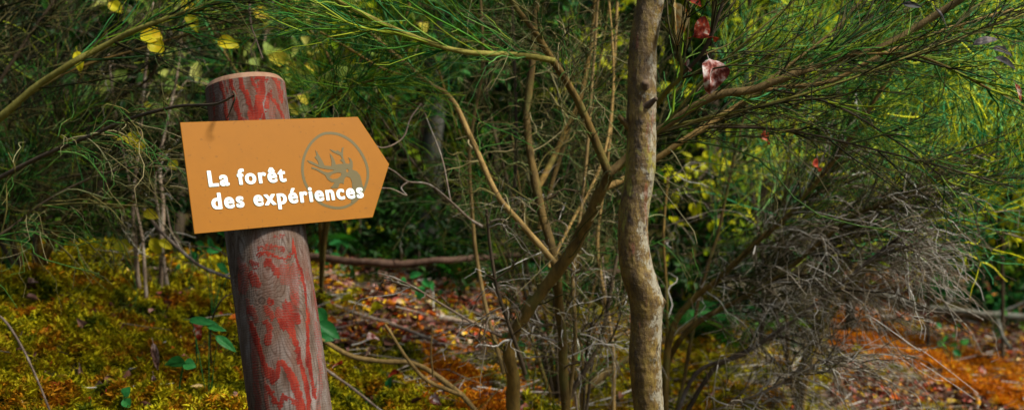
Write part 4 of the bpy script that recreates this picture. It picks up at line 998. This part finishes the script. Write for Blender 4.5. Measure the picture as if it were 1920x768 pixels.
fallen('thin brown shoot curving up left of the post', [(396, 680, 2.7), (394, 640, 2.65), (398, 600, 2.62), (410, 570, 2.6), (425, 552, 2.6)], .0024, .0018, 'bark_dark', name='dry_shoot')
fallen('grey twig lying on the moss right of the post foot', [(610, 692, 2.7), (650, 720, 2.7), (690, 750, 2.65), (730, 780, 2.6)], .004, .003, 'bark_dead')
fallen('grey weathered log along the far edge of the leaf litter on the right', [(1640, 548, 7.0), (1700, 568, 6.8), (1760, 580, 6.6), (1840, 590, 6.4), (1930, 594, 6.3), (2040, 596, 6.2)], .03, .022, 'bark_grey', side=[([(1770, 580, 6.6), (1782, 556, 6.6), (1786, 548, 6.6)], .016), ([(1860, 590, 6.4), (1900, 575, 6.4), (1930, 560, 6.4)], .012)])
fallen('darker thin branch on the litter below the weathered log', [(1870, 600, 5.6), (1880, 630, 5.5), (1895, 655, 5.4)], .014, .008, 'bark_grey')
fallen('brown branch lying at the foot of the dark trees on the left', [(-30, 470, 3.9), (60, 466, 3.9), (160, 470, 3.8), (240, 484, 3.7)], .016, .008, 'bark_dark')
fallen('short broken branch on the moss beside the sapling stems', [(170, 500, 3.5), (210, 508, 3.45), (250, 500, 3.4), (320, 505, 3.4)], .010, .006, 'bark_dead')
fallen('pale curved branch over the pink litter right of the post', [(600, 540, 4.0), (680, 565, 3.9), (760, 585, 3.8), (850, 600, 3.8), (940, 622, 3.7)], .014, .010, 'bark_dead')
fallen('second pale branch across the litter, just above the tan arching branch', [(590, 560, 3.6), (660, 585, 3.55), (740, 610, 3.5), (820, 640, 3.4)], .009, .006, 'bark_dead')
fallen('mossy branch lying beneath the middle stems', [(700, 570, 4.6), (800, 590, 4.5), (900, 606, 4.4), (1000, 612, 4.4), (1100, 600, 4.4)], .018, .014, 'bark_broom')
fallen('tan branch crossing behind the foot of the young tree', [(1060, 768, 3.2), (1110, 720, 3.2), (1165, 680, 3.2), (1240, 640, 3.2), (1310, 600, 3.2)], .013, .009, 'bark_tan')
# pieces of bark / wood chips on the moss
for (px, py, Y, L, lab) in [(288, 648, 2.6, .075, 'upright dry brown bark strip on the moss'), (288, 706, 2.5, .05, 'short grey brown bark strip below the upright one'), (150, 690, 2.6, .05, 'curled pinkish dry leaf beside the short stalk'), (290, 750, 2.4, .03, 'small pale wood chip near the lower edge')]:
    T(hero_leaf('bark_strip', at(px, py, Y), L, L * .28, (70, 80 if 'upright' in lab or 'short' in lab else 35, 0), M['dead_brown'], curl=.4, cup=1.5, wob=.2), lab, 'bark strip')

# ------------------------------------------------------------------ little plants
def plant(label, base, leaves, mat='leaf_hero_green', name='seedling'):
    b_ = at(*base); b_[2] = gz(b_[0], b_[1])
    S = thing(name, label, 'plant', b_)
    for (px, py, Y, L, W, e) in leaves:
        p_ = at(px, py, Y)
        branch(S, catmull([b_, (b_ + p_) / 2 + [0, 0, .01], p_], 8), .0014, .0009, M['leaf_hero_green'], 'stem', rough=0)
        hero_leaf('leaf', p_, L, W, e, M[mat], S, curl=.35, cup=.3)
plant('two leaved bright green seedling on the moss left of the post', (332, 720, 2.45), [(344, 680, 2.42, .05, .045, (50, 0, 180)), (346, 682, 2.42, .032, .035, (50, 10, 0))])
plant('seedling with long pointed green leaves touching the left side of the post', (392, 660, 2.5), [(360, 600, 2.5, .075, .025, (55, 5, 0)), (392, 612, 2.5, .05, .02, (55, 10, 0)), (408, 632, 2.45, .065, .026, (55, 35, 0))])
plant('tiny green seedling near the lower left edge', (235, 770, 2.35), [(234, 740, 2.33, .025, .03, (70, -60, 0)), (234, 748, 2.33, .025, .026, (70, 60, 0))])
plant('broad leaved green plant at the right side of the post', (612, 660, 2.9), [(596, 580, 2.9, .06, .04, (70, 60, 0)), (600, 606, 2.85, .08, .045, (60, 35, 0)), (598, 630, 2.8, .05, .03, (60, 10, 0))])
plant('dull red leaved seedling behind the pointed green leaves', (370, 650, 2.7), [(365, 600, 2.68, .03, .03, (70, 40, 0)), (368, 612, 2.68, .045, .025, (70, 75, 0))], 'dead_red')
for k, (px, py, Y, n, lab) in enumerate([(800, 540, 3.9, 9, 'leafy green plant under the long level branch, right of the sign'), (1000, 630, 3.2, 8, 'green plant between the two middle stems'), (690, 720, 2.9, 7, 'low green plant on the yellow moss right of the post'), (20, 440, 3.3, 9, 'dark green leafy plant at the left edge above the moss'), (350, 500, 3.4, 7, 'small green plant behind the grey slanting branch'), (1790, 640, 5.0, 12, 'grey green plant in the leaf litter at the right'), (1050, 660, 3.3, 7, 'green plant at the foot of the second middle stem'), (1870, 570, 6.0, 14, 'bluish green leafy plant beside the weathered log'), (400, 470, 3.2, 6, 'bright green leaved plant tucked under the sign'), (620, 470, 4.4, 9, 'dark green plant just under the sign board behind the level branch')]):
    lv = [(px + rng.normal() * 26 * 3 / Y, py + rng.normal() * 20 * 3 / Y, Y + rng.normal() * .05, rng.uniform(.035, .06), rng.uniform(.025, .04), (rng.uniform(40, 80), rng.uniform(-30, 50), rng.uniform(0, 360))) for _ in range(n)]
    plant(lab, (px, py + 40, Y), lv, 'leaf_emer' if k in (5, 7) else 'leaf_hero_green', 'leafy_plant')
# distinct fallen leaves
fl = [(663, 568, 3.2, .05, 'leaf_yellow', 'bright orange yellow leaf on the litter, left of its yellow neighbour'), (715, 580, 3.1, .055, 'leaf_yellow', 'larger yellow leaf on the litter right of the post'), (596, 545, 3.3, .05, 'leaf_yellow', 'pale yellow leaf touching the right side of the post'), (812, 748, 2.9, .045, 'dead_pink', 'whitish fallen leaf on the orange moss near the lower edge'), (640, 690, 2.8, .04, 'dead_red', 'red fallen leaf near the arching branch'), (747, 706, 2.9, .045, 'dead_red', 'red fallen leaf below the arching branch'), (690, 640, 3.1, .05, 'dead_pink', 'pinkish curled leaf above the arching branch'), (150, 575, 3.0, .04, 'dead_pink', 'pale brown leaf in the middle of the left moss bank'), (80, 480, 3.5, .05, 'dead_red', 'reddish leaf below the dark trees at the left'), (195, 512, 3.4, .05, 'dead_red', 'reddish brown leaf near the broken branch'), (125, 515, 3.3, .035, 'dead_brown', 'brown leaf high on the left moss bank'), (55, 535, 3.1, .04, 'dead_brown', 'brown curled leaf close to the left edge'), (1630, 675, 4.6, .05, 'dead_pink', 'white fallen leaf above the orange moss strip'), (1715, 690, 4.8, .05, 'dead_pink', 'whitish leaf within the orange moss strip'), (1750, 590, 6.0, .07, 'dead_red', 'pink red leaf below the weathered log'), (1835, 695, 4.8, .05, 'dead_red', 'red leaf on the right litter slope'), (1600, 655, 4.7, .06, 'leaf_yellow', 'yellow leaf at the upper end of the orange moss'), (1865, 725, 4.6, .06, 'dead_pink', 'pale pink leaf at the lower end of the orange moss'), (700, 660, 3.0, .04, 'dead_brown', 'brown leaf behind the bend of the arching branch'), (770, 640, 3.3, .05, 'dead_pink', 'greyish pink leaf on the litter below the pale branches')]
for (px, py, Y, L, mt, lab) in fl:
    p_ = at(px, py, Y)
    T(hero_leaf('fallen_leaf', p_ + [0, 0, .01], L, L * .75, (rng.uniform(30, 60), rng.uniform(-15, 25), rng.uniform(0, 360)), M[mt], curl=.9, cup=.8, wob=.25), lab, 'fallen leaf')

# ------------------------------------------------------------------ background trees
def bg_tree(name, label, px, Y, height, r, lmat, bark, crown_from, spread, n1, n2, nl, lsize, cat='tree', group=None, lean=0):
    x = (px - 960) / F * Y; z = float(gz(x, Y, False))
    b_ = np.array([x, Y, z - .05])
    S = thing(name, label, cat, (x, Y, z), group)
    tp = catmull([b_, b_ + [lean * .3 + rng.normal() * .04, 0, height * .35], b_ + [lean * .7 + rng.normal() * .08, rng.normal() * .1, height * .7], b_ + [lean, rng.normal() * .1, height]], 40)
    branch(S, tp, r, r * .25, M[bark], 'trunk', rough=.08)
    t1 = spawn(tp[None], n1, spread, 70, (0, 0, .05), (0, 0, -.15), .15, (crown_from, 1), 7)
    t2 = spawn(t1, n2, spread * .4, 45, (0, 0, 0), (0, 0, -.3), .2, (.2, 1), 5)
    obj('limbs', twig_mesh('limbs', [(t1, taper(t1, r * .22, r * .06), 4), (t2, taper(t2, r * .07, r * .03), 3)]), M['bark_dark'], S)
    t3 = spawn(t2, nl, lsize * 1.2, 60, (0, 0, -.1), trange=(.1, 1), K=2)
    t3 = t3 + .5 * lsize * rng.normal(size=(len(t3), 1, 3))
    up = np.array([0, -.3, 1.]) + .55 * rng.normal(size=(len(t3), 3))
    # leaves of one limb share a tint so that the crown breaks into lighter and darker sprays
    lr = np.repeat(np.repeat(rng.random(len(t1)), n2), nl)[:len(t3)]
    obj('crown', leaf_mesh('crown', t3[:, 0], t3[:, 1] - t3[:, 0], up, lsize * rng.uniform(.6, 1.3, len(t3)), lsize * rng.uniform(.35, .7, len(t3)), rnd=np.clip(lr * .7 + .3 * rng.random(len(t3)), 0, 1)), M[lmat], S)

tall = [(805, 7.4, 7.5, .08, 'tall pale grey trunk standing in the dark gap right of the sign'), (186, 6.0, 7, .06, 'slim dim trunk in the dark above the left moss bank'), (90, 7.2, 8, .08, 'darker trunk further left behind the broom twigs'), (690, 8.2, 8.5, .07, 'dim trunk between the sign tip and the pale grey trunk'),
        (1330, 8, 8.5, .10, 'thick trunk in deep shade right behind the young tree'), (1010, 9.6, 9, .10, 'far trunk behind the middle stems'), (1560, 8.8, 9, .11, 'dark trunk behind the grey broom twigs'), (1800, 12, 9, .1, 'far trunk above the leaf litter on the right'), (440, 8.6, 9, .09, 'trunk hidden behind the post head'), (-120, 6.4, 8, .09, 'trunk just beyond the left edge'), (2060, 8, 9, .1, 'trunk just beyond the right edge')]
for k, (px, Y, h, r, lab) in enumerate(tall):
    bg_tree('forest_tree', lab, px, Y, h, r, 'leaf_shade_tint', 'bark_grey' if k in (0,) else 'bark_dark', .36 if px < 1400 else .62, 2.0, 26, 10, 9, .16, group='tall trunks of the forest behind', lean=rng.normal() * .25)  # unseen crowns shaped as a canopy shading the background, raised at right for skylight
under = [(-90, 4.5, 3.2, 'leaf_shade_tint', 'dark bushy tree filling the left edge'), (110, 4.7, 3.6, 'leaf_shade_tint', 'dark bushy tree above the left moss bank'), (330, 4.9, 3.0, 'leaf_shade_tint', 'dim green bushy tree behind the yellow leaved saplings'), (500, 5.6, 3.4, 'leaf_emer', 'green bushy tree behind the post head'),
         (640, 6.2, 3.2, 'leaf_lit_tint', 'green bushy tree behind the sign'), (780, 7.4, 3.4, 'leaf_shade_tint', 'dark tree behind the sign tip'), (930, 7.0, 3.2, 'leaf_shade_tint', 'dark tree behind the middle stems'), (1100, 6.0, 3.4, 'leaf_mid', 'mid green tree left of the young tree'), (1270, 5.8, 3.2, 'leaf_mid', 'mid green tree right of the young tree'),
         (1430, 5.4, 3.4, 'leaf_lit_tint', 'yellow green tree behind the tan branches, nearest the young tree'), (1590, 5.6, 3.2, 'leaf_lit_tint', 'yellow green tree behind the broom, its glow painted into the leaves'), (1740, 5.4, 3.2, 'leaf_lit_tint', 'brightest yellow green tree at the upper right'), (1880, 5.6, 3.4, 'leaf_emer', 'emerald tree at the right edge'), (2020, 5.2, 3.0, 'leaf_lit_tint', 'yellow green tree cut by the right edge'), (1840, 7.6, 1.9, 'leaf_emer', 'low deep green bush above the leaf litter at the right'), (1960, 7.2, 2.1, 'leaf_mid', 'low green bush at the right edge above the litter')]
for (px, Y, h, mt, lab) in under:
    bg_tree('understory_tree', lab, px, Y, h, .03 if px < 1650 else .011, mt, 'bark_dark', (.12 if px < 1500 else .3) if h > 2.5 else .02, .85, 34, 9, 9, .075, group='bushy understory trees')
far = [(-60, 9), (160, 8.4), (330, 10), (520, 9.4), (700, 11), (860, 9.8), (1060, 11.5), (1180, 9), (1400, 10), (1600, 11.5), (1720, 10), (1920, 11), (2080, 10)]
for k, (px, Y) in enumerate(far):
    bg_tree('forest_tree', 'dark leafy tree deep in the shade of the wood', px, Y, 5.0, .06, 'leaf_shade_tint', 'bark_dark', .05, 1.5, 30, 9, 8, .15, group='dark leafy trees deep in the wood')
low = [(-30, 3.75, .45, 'leaf_shade_tint', 'added low dark bush at the left edge on top of the moss bank'), (100, 4.0, .5, 'leaf_shade_tint', 'added low dark bush beside the dim left trunk'), (215, 4.1, .42, 'leaf_mid', 'added low dull green bush behind the yellow leaved sapling'), (390, 4.2, .45, 'leaf_shade_tint', 'added low dark bush hidden partly by the lower left sign corner'),  # low bushes, mostly added to darken the moss crest and rear litter
       (650, 4.9, .42, 'leaf_shade_tint', 'added low dark bush under the arrow tip of the sign'), (760, 4.5, .34, 'leaf_shade_tint', 'added low dark bush below the level reddish branch'), (860, 5.0, .45, 'leaf_mid', 'added low green bush right of the pale grey trunk'), (960, 4.8, .34, 'leaf_shade_tint', 'added low dark bush left of the middle fork'), (1060, 5.0, .42, 'leaf_shade_tint', 'added low dark bush behind the second middle stem'), (1150, 4.9, .42, 'leaf_mid', 'added low green bush just left of the young tree foot'),
       (1290, 4.6, .45, 'leaf_shade_tint', 'added low dark bush just right of the young tree foot'), (1420, 4.8, .5, 'leaf_shade_tint', 'added low dark bush under the drooping grey twigs'), (1740, 8.4, .8, 'leaf_emer', 'low deep green bush behind the weathered log')]
for (px, Y, h, mt, lab) in low:
    bg_tree('low_bush', lab, px, Y, h, .007, mt, 'bark_dark', .05, h * .75, 16, 7, 8, .038, cat='bush', group='low bushes on the forest floor')
# low fern patches; the brightest two have light painted into their leaf colour
def fern(label, px, py, Y, n, L, mat):
    b_ = at(px, py, Y); b_[2] = gz(b_[0], b_[1])
    S = thing('fern', label, 'fern', b_)
    for k in range(n):
        a = rng.random() * 2 * np.pi
        d = np.array([math.cos(a), math.sin(a), 0])
        s = np.linspace(0, 1, 22)[:, None]
        P_ = b_ + d * L * s + np.array([0, 0, 1]) * L * (1.5 * s - 1.15 * s ** 2)
        side = np.array([-d[1], d[0], 0])
        sd = np.tile([1, -1], 22)[:, None]; idx = np.repeat(np.arange(22), 2)
        pos = P_[idx]; dr = side * sd + d * .3 + [0, 0, -.1]
        ll = L * .2 * np.sin(np.pi * (.1 + .88 * idx / 21)) 
        v_, q_ = leaf_arrays(pos, dr, np.tile([0, 0, 1.], (44, 1)), ll, ll * .16 + .002, .1, .3)
        V2, Q2, _ = tubes(P_[None], np.full((1, 22), .0015), 3)
        obj('frond', make_mesh('frond', np.vstack([v_, V2]), np.vstack([q_, Q2 + len(v_)]), {'rnd': np.full(len(v_) + len(V2), rng.random())}), M[mat], S)
for (px, py, Y, L, mt, lab) in [(930, 500, 5.0, .4, 'leaf_lit_tint', 'bright fern beyond the long level branch, light painted into its leaves'), (1000, 490, 5.3, .4, 'leaf_lit_tint', 'second fern with light painted in, right of the brightest one'), (780, 520, 5.0, .35, 'leaf_mid', 'dim fern under the pale grey trunk'), (1080, 560, 4.6, .35, 'leaf_emer', 'fern behind the second middle stem'), (870, 560, 4.6, .3, 'leaf_mid', 'low fern between the sign and the middle stems'), (700, 500, 4.8, .35, 'leaf_mid', 'dim fern beneath the tip of the sign'), (1300, 560, 4.6, .35, 'leaf_emer', 'green fern right of the young tree'), (1380, 640, 4.4, .35, 'leaf_mid', 'dull fern under the grey broom'), (120, 470, 4.2, .3, 'leaf_mid', 'dark fern at the left behind the moss bank'), (1850, 540, 7.2, .5, 'leaf_emer', 'fern beyond the weathered log')]:
    fern(lab, px, py, Y, 12, L, mt)
# wooded slope beyond
n = 42000
x = rng.uniform(-45, 45, n); y = rng.uniform(15, 55, n); ok = np.abs(x) < y * .75 + 2; x, y = x[ok], y[ok]
base = gz(x, y, False); clump = .5 + .5 * vnoise(np.stack([x, y, 0 * x], -1) * .5)
P = np.stack([x, y, base + rng.random(len(x)) ** .7 * 4.5 * (0.4 + clump)], -1)
fw = obj('far_wood', leaf_mesh('far_wood', P, rng.normal(size=P.shape), np.array([0, -.5, 1]) + .6 * rng.normal(size=P.shape), .55, .4), M['leaf_shade_tint'])
tag(fw, 'dark wooded slope closing the view behind the trees', 'wood', kind='stuff')

# ------------------------------------------------------------------ camera, light
cam = bpy.data.cameras.new('camera'); co = bpy.data.objects.new('camera', cam); COL.objects.link(co)
co.location = (0, 0, CZ); co.rotation_euler = (math.radians(90), 0, 0)
cam.lens = 35; cam.sensor_width = 36; cam.clip_end = 400; cam.clip_start = .05
cam.dof.use_dof = True; cam.dof.focus_distance = 1.83; cam.dof.aperture_fstop = 3.6
scene.camera = co
SUN_DIR = nrm(np.array([.98, -.5, 1.2]))
elev = math.asin(SUN_DIR[2]); az = math.atan2(SUN_DIR[0], SUN_DIR[1])
sl = bpy.data.lights.new('sun', 'SUN'); sl.energy = 4.2; sl.angle = math.radians(9); sl.color = (1, .94, .85)
so = bpy.data.objects.new('sun', sl); COL.objects.link(so)
so.rotation_euler = Vector(SUN_DIR.tolist()).to_track_quat('Z', 'Y').to_euler(); so.location = (3, -2, 6)
w = bpy.data.worlds.new('World'); scene.world = w; w.use_nodes = True
nt = w.node_tree; bg = nt.nodes['Background']; sk = nt.nodes.new('ShaderNodeTexSky'); sk.sky_type = 'NISHITA'; sk.sun_disc = False
sk.sun_elevation = elev; sk.sun_rotation = az; sk.dust_density = 3
nt.links.new(sk.outputs[0], bg.inputs[0]); bg.inputs[1].default_value = .075
vs = scene.view_settings; vs.view_transform = 'Standard'; vs.look = 'None'; vs.gamma = 1; vs.exposure = 0.75; vs.use_curve_mapping = False
scene.cycles.max_bounces = 6; scene.cycles.diffuse_bounces = 3; scene.cycles.transmission_bounces = 2; scene.cycles.glossy_bounces = 2
scene.cycles.use_denoising = True
